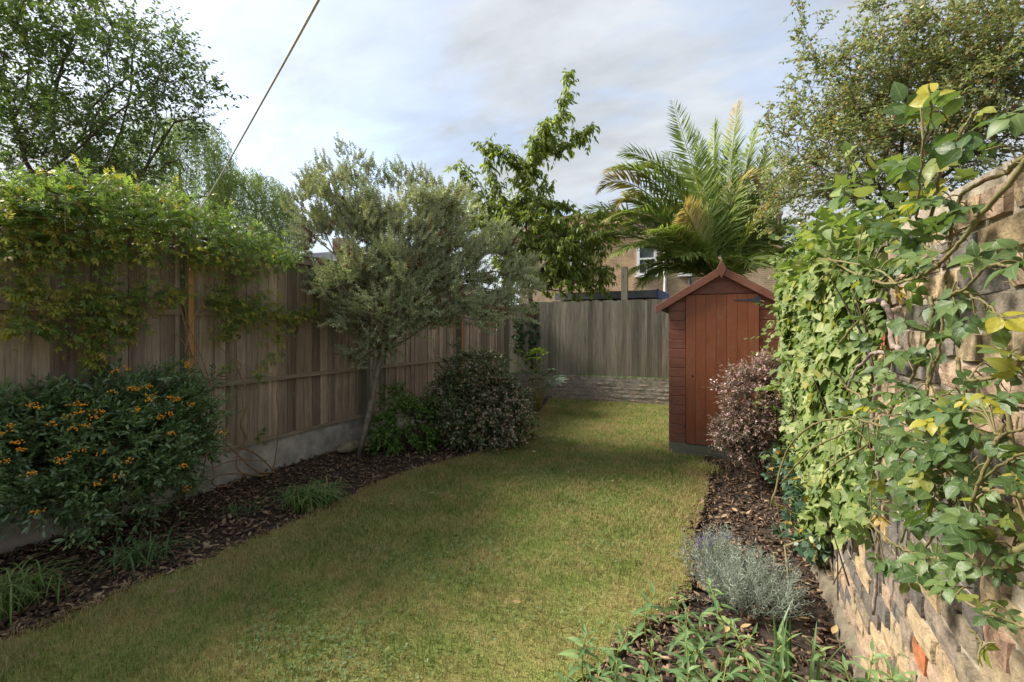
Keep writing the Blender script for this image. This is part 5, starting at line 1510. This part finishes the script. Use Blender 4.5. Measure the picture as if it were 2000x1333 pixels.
# ------------------------------------------------------------------ climbing rose
rng = np.random.default_rng(121)
ro = thing('climbing_rose', 'climbing rose with thorny canes and glossy green and yellow leaves against the brick wall', 'climber', (wall_x(2.2) - 0.08, 2.2, -0.03))
def W(p, off):
    return on_wall(p[0], p[1], off)
CANES = [  # pixels, off the wall start/end, radius, grey
    ([(2030, 285), (1995, 327), (1959, 375), (1908, 429), (1872, 477), (1824, 525), (1770, 548), (1720, 553), (1660, 530), (1612, 500)], .06, .12, .0058, 0),
    ([(2040, 270), (1975, 330), (1959, 340), (1899, 366), (1866, 402), (1854, 480), (1850, 530), (1845, 600), (1835, 680), (1815, 750)], .05, .08, .0052, 0),
    ([(1791, 430), (1794, 378), (1803, 284), (1819, 220), (1813, 164)], .10, .14, .0032, 1),
    ([(1815, 440), (1828, 380), (1835, 340), (1850, 310), (1882, 252), (1905, 215)], .07, .10, .0046, 0),
    ([(1695, 590), (1722, 588), (1737, 615), (1743, 672), (1755, 684), (1731, 720), (1710, 774), (1704, 820), (1712, 900), (1716, 1000), (1712, 1100), (1705, 1200)], .05, .05, .0105, 2),
    ([(1818, 580), (1822, 620), (1800, 699), (1776, 750), (1749, 786), (1730, 830)], .07, .06, .0055, 1),
    ([(1740, 690), (1705, 690), (1690, 705), (1670, 725), (1655, 760)], .06, .09, .008, 2),
    ([(1776, 430), (1800, 475), (1840, 493), (1872, 470)], .10, .07, .0042, 1),
    ([(2040, 975), (2000, 969), (1914, 951), (1863, 918), (1800, 890), (1740, 840), (1660, 815)], .10, .13, .0058, 0),
    ([(1722, 849), (1680, 878), (1632, 906), (1610, 925)], .05, .13, .005, 0),
    ([(2030, 1060), (1975, 1085), (1968, 1120), (1990, 1140), (2040, 1150)], .08, .08, .008, 0),
    ([(1968, 1110), (1887, 1119), (1820, 1090), (1761, 1071), (1716, 1038), (1690, 1010)], .09, .13, .005, 1),
    ([(2040, 1235), (1995, 1221), (1920, 1194), (1866, 1164)], .10, .14, .0036, 1),
    ([(2040, 690), (2000, 702), (1965, 725), (1930, 740), (1890, 745)], .12, .14, .0048, 1),
    ([(2020, 1090), (1985, 960), (1968, 798), (1953, 849), (1930, 900), (1900, 980)], .08, .12, .005, 1),
    ([(1506, 990), (1536, 885), (1578, 837), (1614, 822), (1660, 815)], .35, .13, .005, 1),
    ([(1525, 945), (1578, 885), (1640, 850), (1690, 830)], .30, .10, .004, 1),
    ([(1985, 560), (1960, 530), (1925, 522), (1890, 515)], .12, .14, .003, 1),
    ([(1835, 585), (1890, 560), (1925, 522), (1970, 520), (2030, 525)], .10, .13, .0036, 1),
    ([(1865, 560), (1920, 590), (1960, 620)], .08, .13, .0026, 1),
    ([(1600, 505), (1690, 520), (1740, 545), (1760, 580)], .14, .09, .004, 0), ([(1640, 670), (1665, 640), (1700, 600)], .12, .08, .004, 0), ([(1655, 760), (1640, 735), (1628, 730)], .09, .14, .0055, 0), ([(1655, 760), (1680, 775), (1690, 800)], .09, .07, .0055, 0),
    ([(1945, 850), (1990, 840), (2030, 835)], .1, .12, .003, 1), ([(1900, 960), (1960, 905), (2030, 880)], .1, .15, .003, 1), ([(1890, 1225), (1915, 1250), (1912, 1290)], .12, .14, .0022, 1),
    ([(1820, 700), (1810, 760), (1800, 860), (1790, 960), (1760, 1060)], .05, .08, .0055, 0), ([(1870, 700), (1880, 800), (1860, 900), (1850, 1000), (1800, 1080)], .04, .09, .005, 0)]
cpts, twv = [], []
for (pth, o0, o1, rr, kd) in CANES:
    n_ = len(pth)
    q = np.array([W(p_, o0 + (o1 - o0) * i / (n_ - 1)) for i, p_ in enumerate(pth)])
    q[:, 2] = np.maximum(q[:, 2], -0.02)
    q = smooth_path(q, 7)
    q[1:-1] += rng.normal(0, 0.0012, (len(q) - 2, 3))
    part('cane', *tube(q, rr * .8 * np.linspace(1.1, .7, len(q)), 7), M[('cane', 'cane_green', 'cane_grey')[kd]], ro, smooth=True)
    cpts.append(q)
    ths = []
    for i in range(2, len(q) - 2, 2):                    # thorns
        d_ = nrm((rng.normal(size=3) - [.5, 0, 0])[None])[0]
        ths.append(tube([q[i], q[i] + d_ * (rr * .8 + 0.008)], [rr * .35, .0003], 3, False))
    if ths and kd != 2:
        twv += ths
cpts = np.concatenate(cpts)
ROSE = []
for k in range(9):
    pr = 2 if k < 6 else 1
    ROSE.append(pinnate(pr, 0.46 if pr == 2 else 0.55, 0.62 + .06 * (k % 3), 6, 1.25, 0.12 + .1 * (k % 2), rng, petiole=0.22 if pr == 2 else .35, r=0.010, a=0.8, fold=(0.1, 0.3, 0.2)[k % 3], curl=(0.1, 0.35, 0.22, 0.5)[k % 4]))
zones = [  # px, py, spread, count, yellow chance, off, size
    (1770, 215, 14, 2, .1, .13, .14), (1840, 195, 28, 4, .15, .13, .14), (1765, 300, 28, 4, .1, .13, .14), (1830, 290, 30, 5, .2, .12, .13), (1935, 225, 25, 3, .6, .12, .12), (1985, 245, 22, 3, .6, .12, .12), (1820, 215, 14, 2, .8, .14, .11),
    (1890, 300, 45, 6, .4, .1, .11), (1800, 395, 40, 8, .35, .12, .12), (1850, 420, 50, 10, .4, .11, .11), (1760, 450, 45, 9, .4, .12, .12), (1700, 500, 50, 9, .4, .12, .13), (1790, 490, 45, 9, .3, .11, .12), (1650, 560, 40, 7, .4, .13, .14), (1740, 540, 45, 8, .3, .10, .12),
    (1915, 495, 18, 2, 0, .15, .16), (1975, 510, 20, 2, 0, .15, .16), (1890, 530, 25, 2, 0, .13, .12), (1760, 600, 50, 8, .15, .1, .12), (1845, 610, 30, 5, 0, .12, .12), (1920, 610, 22, 2, 0, .13, .13), (1830, 645, 30, 4, 0, .1, .11),
    (1680, 640, 45, 8, .2, .11, .13), (1760, 690, 45, 7, .1, .1, .12), (1820, 690, 25, 4, 0, .1, .11), (1900, 760, 45, 9, .15, .12, .12), (1965, 705, 30, 5, .4, .13, .12), (1960, 770, 32, 6, .85, .14, .12), (1980, 640, 18, 2, .3, .13, .12),
    (1660, 800, 50, 10, .35, .12, .13), (1740, 780, 50, 9, .15, .11, .13), (1820, 790, 50, 10, .1, .12, .12), (1780, 850, 55, 12, .15, .13, .12), (1870, 850, 55, 11, .3, .13, .12), (1940, 890, 40, 8, .6, .14, .12), (1990, 930, 30, 6, .2, .12, .12),
    (1700, 900, 50, 11, .2, .12, .13), (1780, 930, 55, 12, .08, .13, .13), (1860, 940, 50, 10, .1, .13, .12), (1930, 990, 45, 8, .1, .12, .12), (1720, 980, 45, 9, .12, .13, .13), (1800, 1000, 50, 10, .1, .13, .12), (1880, 1020, 45, 7, .1, .13, .12), (1985, 1020, 30, 5, .1, .1, .12),
    (1670, 1040, 25, 3, 0, .16, .15), (1740, 1080, 35, 5, 0, .14, .12), (1800, 1110, 35, 5, 0, .14, .12), (1860, 1100, 35, 5, .05, .13, .12), (1780, 1145, 25, 2, 0, .14, .12), (1850, 1145, 25, 3, .1, .14, .11), (1915, 1180, 25, 2, .2, .14, .11), (1965, 1190, 20, 2, .4, .13, .11), (1910, 1270, 6, 1, .5, .14, .11), (1960, 1090, 40, 6, .1, .1, .12), (1870, 660, 40, 3, .1, .1, .11)]
P, OFFS, SZ, TT = [], [], [], []
for (a, b_, s, c_, ye, off, sz) in zones:
    for i in range(int(c_ * 1.25) if b_ > 760 else max(1, int(round(c_ * .75)))):
        P.append(W((a + rng.normal(0, s * .6), b_ + rng.normal(0, s * .6)), off * rng.uniform(.55, 1.15)))
        SZ.append(sz * (.70 if b_ < 760 else .60) * (.74 if a > 1880 else 1) * rng.uniform(.72, 1.12))
        TT.append(rng.uniform(.5, 1) if rng.random() < ye * .4 else (rng.uniform(.2, .4) if rng.random() < .1 else 0))
P, SZ, TT = np.array(P), np.array(SZ), np.array(TT)
n = len(P)
cpt = np.stack([cpts[np.argmin(np.linalg.norm(cpts - p_, axis=1))] for p_ in P])
D = nrm(P - cpt) * 0.9 + rng.normal(0, 0.5, (n, 3)) + np.array([-0.6, -0.1, -0.15])
base = P - nrm(D) * SZ[:, None] * 0.5
for c_, b_ in zip(cpt, base):
    L_ = np.linalg.norm(b_ - c_)
    if L_ > 0.02:
        twv.append(tube(smooth_path([c_, (c_ + b_) / 2 + [0, 0, .02 * L_ / .1], b_], 3), [.0016] * 7, 4, False))
part('side_shoots', *cat(twv), M['cane_green'], ro, 'stuff', True)
U = np.array([-0.45, -0.35, 0.8]) + rng.normal(0, 0.35, (n, 3))
leaves(ro, ROSE, base, frames(D, U), SZ, M['l_rose'], rng, 'foliage', 300, TT)

# smaller blue-green rose at the foot of the wall
rng = np.random.default_rng(125)
root = np.array([0.42, 3.15, -0.03])
rb = thing('rose_bush', 'low bluish green rose bush at the foot of the brick wall', 'shrub', root)
E = [(1600, 960, 2.9, 55, 45, .18), (1590, 1030, 2.8, 60, 45, .2), (1640, 1010, 2.6, 45, 45, .14), (1560, 910, 3.2, 45, 40, .2)]
T = ell(E, 70, rng)
T[:, 0] = np.minimum(T[:, 0], wall_x(T[:, 1]) - .05)
T = T[T[:, 2] > .06]
pos, par, tips = skeleton([[root, root + [-.02, 0, .2], root + [-.06, .1, .45]], [root, root + [-.1, -.1, .2], root + [-.14, -.15, .35]]], T, rng, .3, .1, .05)
part('branches', *wood(pos, par, .0022, .009), M['cane_green'], rb, smooth=True)
B = np.repeat(pos[tips], 5, 0) + rng.normal(0, .035, (len(tips) * 5, 3))
B[:, 0] = np.minimum(B[:, 0], wall_x(B[:, 1]) - .02)
D = rng.normal(0, .6, B.shape) + [-.3, -.25, .1]
SM = [pinnate(2, .44, .7, 4, 1.2, .15, rng, .2, .012, .8, .12, .1) for _ in range(4)]
leaves(rb, SM, B, frames(D, UP1 + rng.normal(0, .4, B.shape)), rng.uniform(.06, .10, len(B)), M['l_rose_blue'], rng, 'foliage', 300, (rng.random(len(B)) < .08) * 1.0)

# ------------------------------------------------------------------ perennials at the front of the right bed
def perennial(name, label, tops, seed, base_d=1.55):
    r = np.random.default_rng(seed)
    c = np.mean([cp(a, 900, d)[:2] for a, b_, d in tops], axis=0)
    o_ = thing(name, label, 'plant', (c[0], c[1], -0.03), 'leafy perennials at the front of the bed')
    LF = [leaf_tpl(5, .25, .75, .35, .35), leaf_tpl(5, .22, .7, .3, .15), leaf_tpl(5, .28, .8, .3, .5)]
    for (a, b_, d) in tops:
        e = cp(a, b_, d)
        g = np.array([e[0] + r.normal(0, .05), e[1] + r.normal(0, .05), -0.03])
        mid = (g + e) / 2 + r.normal(0, .03, 3)
        q = smooth_path([g, mid, e], 8)
        s_ = part('stem', *tube(q, np.linspace(.0036, .0018, len(q)), 6), M['green_stem'], o_, smooth=True)
        H = np.linalg.norm(e - g)
        m_ = int(np.clip(H / 0.021, 8, 24))
        t_ = np.linspace(.42 if H > .3 else .25, 1, m_)
        Pp = np.array([q[min(int(t * (len(q) - 1)), len(q) - 1)] * 1.0 for t in t_])
        fi_ = t_ * (len(q) - 1)
        lo_ = np.clip(fi_.astype(int), 0, len(q) - 2)
        Pp = q[lo_] + (q[lo_ + 1] - q[lo_]) * (fi_ - lo_)[:, None]
        an = np.arange(m_) * 2.4 + r.uniform(0, 6)
        el_ = .15 + .75 * ((t_ - t_[0]) / (1 - t_[0])) ** 3
        Dd = np.stack([np.cos(an), np.sin(an), el_], 1) + r.normal(0, .15, (m_, 3))
        sz = (0.095 - 0.045 * ((t_ - t_[0]) / (1 - t_[0])) ** 2) * r.uniform(.8, 1.1, m_)
        leaves(s_, LF, Pp, frames(Dd, np.tile(UP1, (m_, 1)) + r.normal(0, .2, (m_, 3))), sz, M['l_perennial'], r, n_obj=m_)
    return o_
WL_part = WL
perennial('penstemon_plant', 'leafy upright perennial with narrow pale green leaves at the corner of the lawn', [(1145, 1240, 1.66), (1110, 1290, 1.6), (1170, 1310, 1.58), (1225, 1235, 1.68), (1275, 1250, 1.66), (1205, 1290, 1.6), (1260, 1310, 1.55), (1130, 1335, 1.5)], 131)
perennial('penstemon_plant', 'taller narrow leaved perennial beside the silver curry plant and lavender', [(1280, 1155, 1.95), (1318, 1158, 1.95), (1385, 1140, 2.0), (1340, 1190, 1.85), (1370, 1200, 1.85), (1430, 1215, 1.85), (1470, 1240, 1.8), (1340, 1250, 1.7), (1375, 1265, 1.65), (1420, 1290, 1.6), (1345, 1310, 1.55), (1395, 1330, 1.5)], 132)
perennial('penstemon_plant', 'short narrow leaved perennial against the foot of the brick wall', [(1545, 1245, 1.85), (1590, 1260, 1.8), (1480, 1290, 1.65), (1530, 1310, 1.6), (1580, 1330, 1.5), (1705, 1275, 1.55), (1740, 1310, 1.45), (1800, 1290, 1.4), (1650, 1300, 1.55), (1825, 1275, 1.35)], 133)

def blades(name, label, c, n, h, spread, w, mat, seed, cat_='grass', lean=0.5, straight=0.3, group=None, as_parts=True, tall=None):
    r = np.random.default_rng(seed)
    c = np.array([c[0], c[1], -0.03])
    o_ = thing(name, label, cat_, c, 'grassy tufts along the beds' if name == 'grass_tuft' else group)
    vs_ = []
    for i in range(n):
        a = r.uniform(0, 6.283)
        b0 = c + [r.normal(0, spread), r.normal(0, spread), 0]
        H = h * r.uniform(.6, 1.1)
        d_ = np.array([math.cos(a), math.sin(a), 0]) * lean * r.uniform(.3, 1.2) * H
        t = np.linspace(0, 1, 7)
        q = b0 + d_ * (t ** (1.6))[:, None] + UP1 * (H * (t - straight * t ** 2.5))[:, None]
        if lean > .7:
            q[:, 2] = b0[2] + H * (t - .75 * t ** 2) * 1.25
        side = nrm(np.cross(d_, UP1)[None])[0]
        ww = w * np.array([.7, 1, 1, .9, .7, .4, .03]) / 2
        nor = np.cross(side, nrm(np.gradient(q, axis=0)))
        L_, R__ = q - side * ww[:, None] + nor * (ww * .35)[:, None], q + side * ww[:, None] + nor * (ww * .35)[:, None]
        v = np.stack([L_, q, R__], 1).reshape(-1, 3)
        f = []
        for k in range(6):
            b = 3 * k
            f += [(b, b + 1, b + 4), (b, b + 4, b + 3), (b + 1, b + 2, b + 5), (b + 1, b + 5, b + 4)]
        f = np.array(f)
        if as_parts:
            part('blade', v, f, mat, o_, smooth=True, attrs={'rnd': np.zeros(len(v)), 'tint': np.zeros(len(v))})
        else:
            vs_.append((v, f))
    if vs_:
        v, f = cat(vs_)
        part('blades', v, f, mat, o_, 'stuff', True, {'rnd': np.repeat(r.random(n), 21), 'tint': np.zeros(len(v))})
    return o_
blades('iris_plant', 'clump of long upright sword shaped leaves rising among the perennials', cp(1545, 1290, 1.85), 11, 0.42, .05, .016, M['l_strap'], 141, 'plant', .42, .1)
g = on_ground(270, 1100)
blades('grass_tuft', 'clump of arching dark green strap leaves under the firethorn', g, 80, 0.36, .05, .008, M['l_strap'], 142, 'plant', .95)
g = on_ground(10, 1185)
blades('grass_tuft', 'large clump of arching light green grass leaves by the fence beyond the firethorn', g, 170, 0.42, .09, .008, M['l_tuft'], 143, 'plant', .9)
g = on_ground(612, 985)
blades('grass_tuft', 'dense rounded grassy tuft at the lawn edge near the jasmine stems', g, 320, 0.38, .085, .010, M['l_tuft'], 144, 'plant', .8, as_parts=False)
g = on_ground(470, 1000)
blades('grass_tuft', 'sparse small green tuft in the mulch between the firethorn and the rounded tuft', g, 45, 0.22, .07, .006, M['l_strap'], 145, 'plant', .9)
g = on_ground(1372, 918)  # made-up tuft standing in for a patch of sunlit grass
blades('grass_tuft', 'tuft painted pale yellow as sunlit grass at the corner of the shed and the bed', g, 330, 0.14, .075, .004, M['l_sunlit'], 146, 'plant', .7, as_parts=False)

# curry plant and lavender
rng = np.random.default_rng(151)
root = on_ground(1455, 1180, -0.03)
cu = thing('curry_plant', 'low mound of silver grey needle leaved curry plant in the right bed', 'plant', root)
n = 330
a = rng.uniform(0, 6.283, n)
rr = np.sqrt(rng.random(n)) * 0.18
D = nrm(np.stack([np.cos(a) * rr * 2.6, np.sin(a) * rr * 2.6, np.full(n, .75)], 1) + rng.normal(0, .2, (n, 3)))
L = rng.uniform(.12, .24, n)
B = root + np.stack([np.cos(a) * rr, np.sin(a) * rr, rng.uniform(0, .06, n)], 1)
NEED = []
for k in range(4):
    q = [tube([(0, 0, 0), (0, .5, .03), (0, 1, 0)], [.008, .007, .004], 3, False)]
    for i in range(30):
        y_ = .15 + .85 * i / 30
        an = i * 2.4
        q.append(inst(leaf_tpl(2, .09), np.array([[0, y_, 0]]), frames(np.array([[math.cos(an), .8, math.sin(an)]]), rng.normal(size=(1, 3))), np.array([rng.uniform(.10, .16)])))
    NEED.append(cat(q))
leaves(cu, NEED, B, frames(D, rng.normal(size=(n, 3))), L, M['l_curry'], rng, 'foliage', smooth=False)
root = on_ground(1400, 1110, -0.03)
lav = thing('lavender_plant', 'lavender with small violet flower spikes behind the curry plant', 'plant', root)
tops = [(1365, 1058), (1372, 1045), (1380, 1050), (1392, 1042), (1400, 1035), (1410, 1038), (1395, 1055), (1385, 1062), (1420, 1045), (1330, 1068), (1337, 1072), (1375, 1095), (1382, 1092), (1378, 1108), (1425, 1098), (1425, 1108), (1370, 1065), (1405, 1050), (1362, 1050)]
for k, (a_, b_) in enumerate(tops):
    e = cp(a_, b_, (root - CAM) @ FV + rng.uniform(-.15, .1))
    q = smooth_path([root + np.append(rng.normal(0, .03, 2), 0), (root + e) / 2 + [0, 0, .04], e], 4)
    s_ = part('stalk', *tube(q, .0013, 4), M['green_stem'], lav)
    m_ = 22
    t = rng.random(m_)
    Pp = e + (t * .035 - .03)[:, None] * UP1 + rng.normal(0, .003, (m_, 3))
    v, f = inst(leaf_tpl(2, .6), Pp, frames(rng.normal(size=(m_, 3)) + [0, 0, .6], rng.normal(size=(m_, 3))), rng.uniform(.007, .012, m_))
    part('flower_spike', v, f, M['violet'], s_, attrs={'rnd': np.repeat(rng.random(m_), 5), 'tint': np.zeros(len(v))})
B = root + np.stack([rng.normal(0, .06, 160), rng.normal(0, .06, 160), rng.uniform(0, .05, 160)], 1)
leaves(lav, NEED, B, frames(rng.normal(0, .5, (160, 3)) + UP1, rng.normal(size=(160, 3))), rng.uniform(.12, .22, 160), M['l_curry'], rng, 'foliage', smooth=False)

# stones by the leaning trunk
rng = np.random.default_rng(161)
for (a_, b_, s, lab) in ((678, 880, .10, 'mossy yellowish stone on the fence side of the leaning trunk'), (725, 872, .12, 'larger mossy stone behind the leaning trunk by the green shrub'), (690, 873, .07, 'small pale stone against the concrete base behind the leaning trunk')):
    bm_ = bmesh.new()
    bmesh.ops.create_icosphere(bm_, subdivisions=2, radius=1)
    sd = rng.normal(size=3)
    for v in bm_.verts:
        k = 1 + .16 * math.sin(v.co.x * 3 + sd[0] * 3) + .13 * math.sin(v.co.y * 4 + sd[1] * 5) + .12 * math.sin(v.co.z * 4 + sd[2] * 7)
        v.co = Vector((v.co.x * 1.2 * k, v.co.y * k, v.co.z * .65 * k)) * s
    me_ = bpy.data.meshes.new('garden_stone')
    bm_.to_mesh(me_)
    bm_.free()
    me_.materials.append(M['stone'])
    g = on_ground(a_, b_)
    tag(place('garden_stone', me_, None, (g[0], g[1], s * .35), (0, 0, rng.uniform(0, 6))), lab, 'stone', 'stones around the leaning trunk')

# ------------------------------------------------------------------ mulch chips, fallen leaves
rng = np.random.default_rng(171)
cube = np.array(boxv(-.5, .5, -.5, .5, -.5, .5))
cube[:, 0] *= np.array([.55, .5, .3, .4, .5, .45, .25, .35])
CH = []
for k in range(4):
    c_ = cube + rng.normal(0, .10, cube.shape)
    CH.append((c_, np.array([(0, 2, 1), (0, 3, 2), (4, 5, 6), (4, 6, 7), (0, 1, 5), (0, 5, 4), (1, 2, 6), (1, 6, 5), (2, 3, 7), (2, 7, 6), (3, 0, 4), (3, 4, 7)])))
for poly, n, nm in ((bed_l, 30000, 'bark_chips'), (bed_r, 14000, 'bark_chips')):
    p2 = sample_poly(poly, n, rng, lambda p: np.clip(3.4 / np.maximum(p @ FV[:2], .8), .12, 1))
    sp_ = smooth_path(np.array([(q_[0], q_[1], 0) for q_ in (edge_l if poly is bed_l else edge_r)]), 30)[:, :2]
    sp_ = sp_[rng.integers(0, len(sp_), 500)] + rng.normal(0, .035, (500, 2))
    n_in = len(p2)
    p2 = np.concatenate([p2, sp_])
    m_ = len(p2)
    zz = rng.uniform(-.028, .006, (m_, 1))
    zz[n_in:] = rng.uniform(.005, .02, (500, 1))
    P = np.concatenate([p2, zz], 1)
    D = np.concatenate([rng.normal(size=(m_, 2)), rng.normal(0, .3, (m_, 1))], 1)
    U = UP1 + rng.normal(0, .35, (m_, 3))
    L = rng.uniform(.012, .045, m_) * np.where(rng.random(m_) < .12, 1.9, 1)
    L[n_in:] *= .7
    S = np.stack([L * rng.uniform(.3, .9, m_), L, np.full(m_, .006)], 1)
    fr = frames(D, U)
    wh = rng.integers(0, 4, m_)
    vv, rn = [], []
    for k in range(4):
        i = wh == k
        vv.append(inst(CH[k], P[i], tuple(q[i] for q in fr), S[i]))
        rn.append(np.repeat(rng.random(i.sum()) ** 1.4, 8))
    v, f = cat(vv)
    o = part(nm, v, f, M['chip'], None, 'stuff', attrs={'rnd': np.concatenate(rn), 'tint': np.zeros(len(v))})
    tag(o, 'dark brown bark chips covering the bed along the board fence' if poly is bed_l else 'brown bark chips covering the bed along the brick wall', 'bark chips')
p2 = np.concatenate([sample_poly(bed_r, 420, rng), sample_poly(bed_l, 260, rng), sample_poly(lawn, 50, rng)])
P = np.concatenate([p2, np.where(in_poly(lawn, p2), .03, .008)[:, None] + rng.uniform(-.004, .006, (len(p2), 1))], 1)
fr = frames(np.concatenate([rng.normal(size=(len(p2), 2)), rng.normal(0, .2, (len(p2), 1))], 1), UP1 + rng.normal(0, .3, (len(p2), 3)))
v, f = inst(leaf_tpl(4, .55, .85, .4, -.3), P, fr, rng.uniform(.03, .06, len(p2)))
o = part('fallen_leaves', v, f, M['l_fallen'], None, 'stuff', attrs={'rnd': np.repeat(rng.random(len(p2)), len(leaf_tpl(4)[0])), 'tint': np.zeros(len(v))})
tag(o, 'dry brown leaves scattered over the mulch', 'leaves')

# ------------------------------------------------------------------ grass
rng = np.random.default_rng(181)
def grass_layer(n, keep, h, w, segs):
    p2 = sample_poly(lawn, n, rng, keep)
    m_ = len(p2)
    a = rng.uniform(0, 6.283, m_)
    hh = rng.uniform(.6, 1.25, m_) * h * (1 + .35 * np.sin(p2[:, 0] * 5.3 + 1.7 * np.sin(p2[:, 1] * 3.1)) * np.sin(p2[:, 1] * 6.1)) * np.where(rng.random(m_) < .04, 1.8, 1)
    # distance to the lawn edge decides how dry
    lean = rng.uniform(.15, 1.1, m_) * hh
    dx = np.stack([np.cos(a), np.sin(a)], 1)
    b0 = np.concatenate([p2, np.zeros((m_, 1))], 1)
    sd = np.stack([-np.sin(a), np.cos(a), np.zeros(m_)], 1) * (w * rng.uniform(.7, 1.2, m_) / 2)[:, None]
    mid = b0 + np.concatenate([dx * (lean * .3)[:, None], (hh * .6)[:, None]], 1)
    tip = b0 + np.concatenate([dx * lean[:, None], (hh * np.clip(1 - .25 * lean / hh, .4, 1))[:, None]], 1)
    if segs == 2:
        v = np.stack([b0 - sd, b0 + sd, mid - sd * .8, mid + sd * .8, tip], 1)
        tf = np.array([(0, 1, 3), (0, 3, 2), (2, 3, 4)])
    else:
        v = np.stack([b0 - sd, b0 + sd, tip], 1)
        tf = np.array([(0, 1, 2)])
    k = v.shape[1]
    f = (tf[None] + (np.arange(m_) * k)[:, None, None]).reshape(-1, 3)
    return v.reshape(-1, 3), f, np.repeat(rng.random(m_), k), p2, k
depth = lambda p: p @ FV[:2]
infr = lambda p: ((np.abs(p @ RV[:2]) < 1.2 * depth(p) + .3) & (depth(p) > 1.45)).astype(float)
edge_pts = np.array([(q[0], q[1]) for q in edge_l] + [(q[0], q[1]) for q in edge_r])
edge_pts = np.concatenate([edge_pts, (edge_pts[1:] + edge_pts[:-1]) / 2])
layers = [grass_layer(520000, lambda p: infr(p) * np.clip((3.7 - depth(p)) / 1.0, 0, 1) * .85, .030, .0028, 2), grass_layer(420000, lambda p: infr(p) * np.clip((depth(p) - 2.7) / 1.0, 0, 1) * np.clip((6.2 - depth(p)) / 1.4, 0, 1), .030, .0040, 2), grass_layer(330000, lambda p: infr(p) * np.clip((depth(p) - 4.8) / 1.4, 0, 1), .032, .006, 1)]
gv, gf = cat([(l[0], l[1]) for l in layers])
tn = []
for l in layers:
    dmin = np.full(len(l[3]), 9.0)
    for e in edge_pts:
        dmin = np.minimum(dmin, np.linalg.norm(l[3] - e, axis=1))
    tn.append(np.repeat(np.clip(1 - dmin / .35, 0, 1), l[4]))
o = part('grass', gv, gf, M['grass'], None, 'stuff', attrs={'rnd': np.concatenate([l[2] for l in layers]), 'tint': np.concatenate(tn)})
tag(o, 'short patchy grass of the lawn, green with dry straw patches', 'grass')
# clover and weeds in patches
CLOV = cat([xf(leaf_tpl(3, .8, .9, .1, .1), (0, 0, 0), a_, .25) for a_ in (0, 2.1, 4.2)])
pc = []
for (a_, b_, s, n_) in ((1080, 930, .28, 500), (1110, 980, .25, 260), (900, 1060, .22, 240), (760, 1090, .18, 150), (880, 1120, .18, 170), (700, 1280, .2, 220), (560, 1250, .16, 150), (590, 1320, .18, 160), (1190, 1070, .2, 130), (500, 1190, .2, 60), (1040, 1200, .25, 90), (560, 1180, .12, 60), (1150, 890, .3, 200)):
    g = on_ground(a_, b_)
    pc.append(np.concatenate([g[:2] + rng.normal(0, s * .85, (n_, 2)) * [1, .8], rng.uniform(.012, .024, (n_, 1))], 1))
pc = np.concatenate(pc)
pc = pc[in_poly(lawn, pc)]
pc = pc[rng.random(len(pc)) < .9]
v, f = inst(CLOV, pc, frames(np.concatenate([rng.normal(size=(len(pc), 2)), np.zeros((len(pc), 1))], 1), UP1 + rng.normal(0, .3, (len(pc), 3))), rng.uniform(.006, .013, len(pc)))
o = part('clover', v, f, M['l_weed'], None, 'stuff', attrs={'rnd': np.repeat(rng.random(len(pc)), len(CLOV[0])), 'tint': np.zeros(len(v))})
tag(o, 'patches of bluish green clover and weeds in the lawn', 'clover')
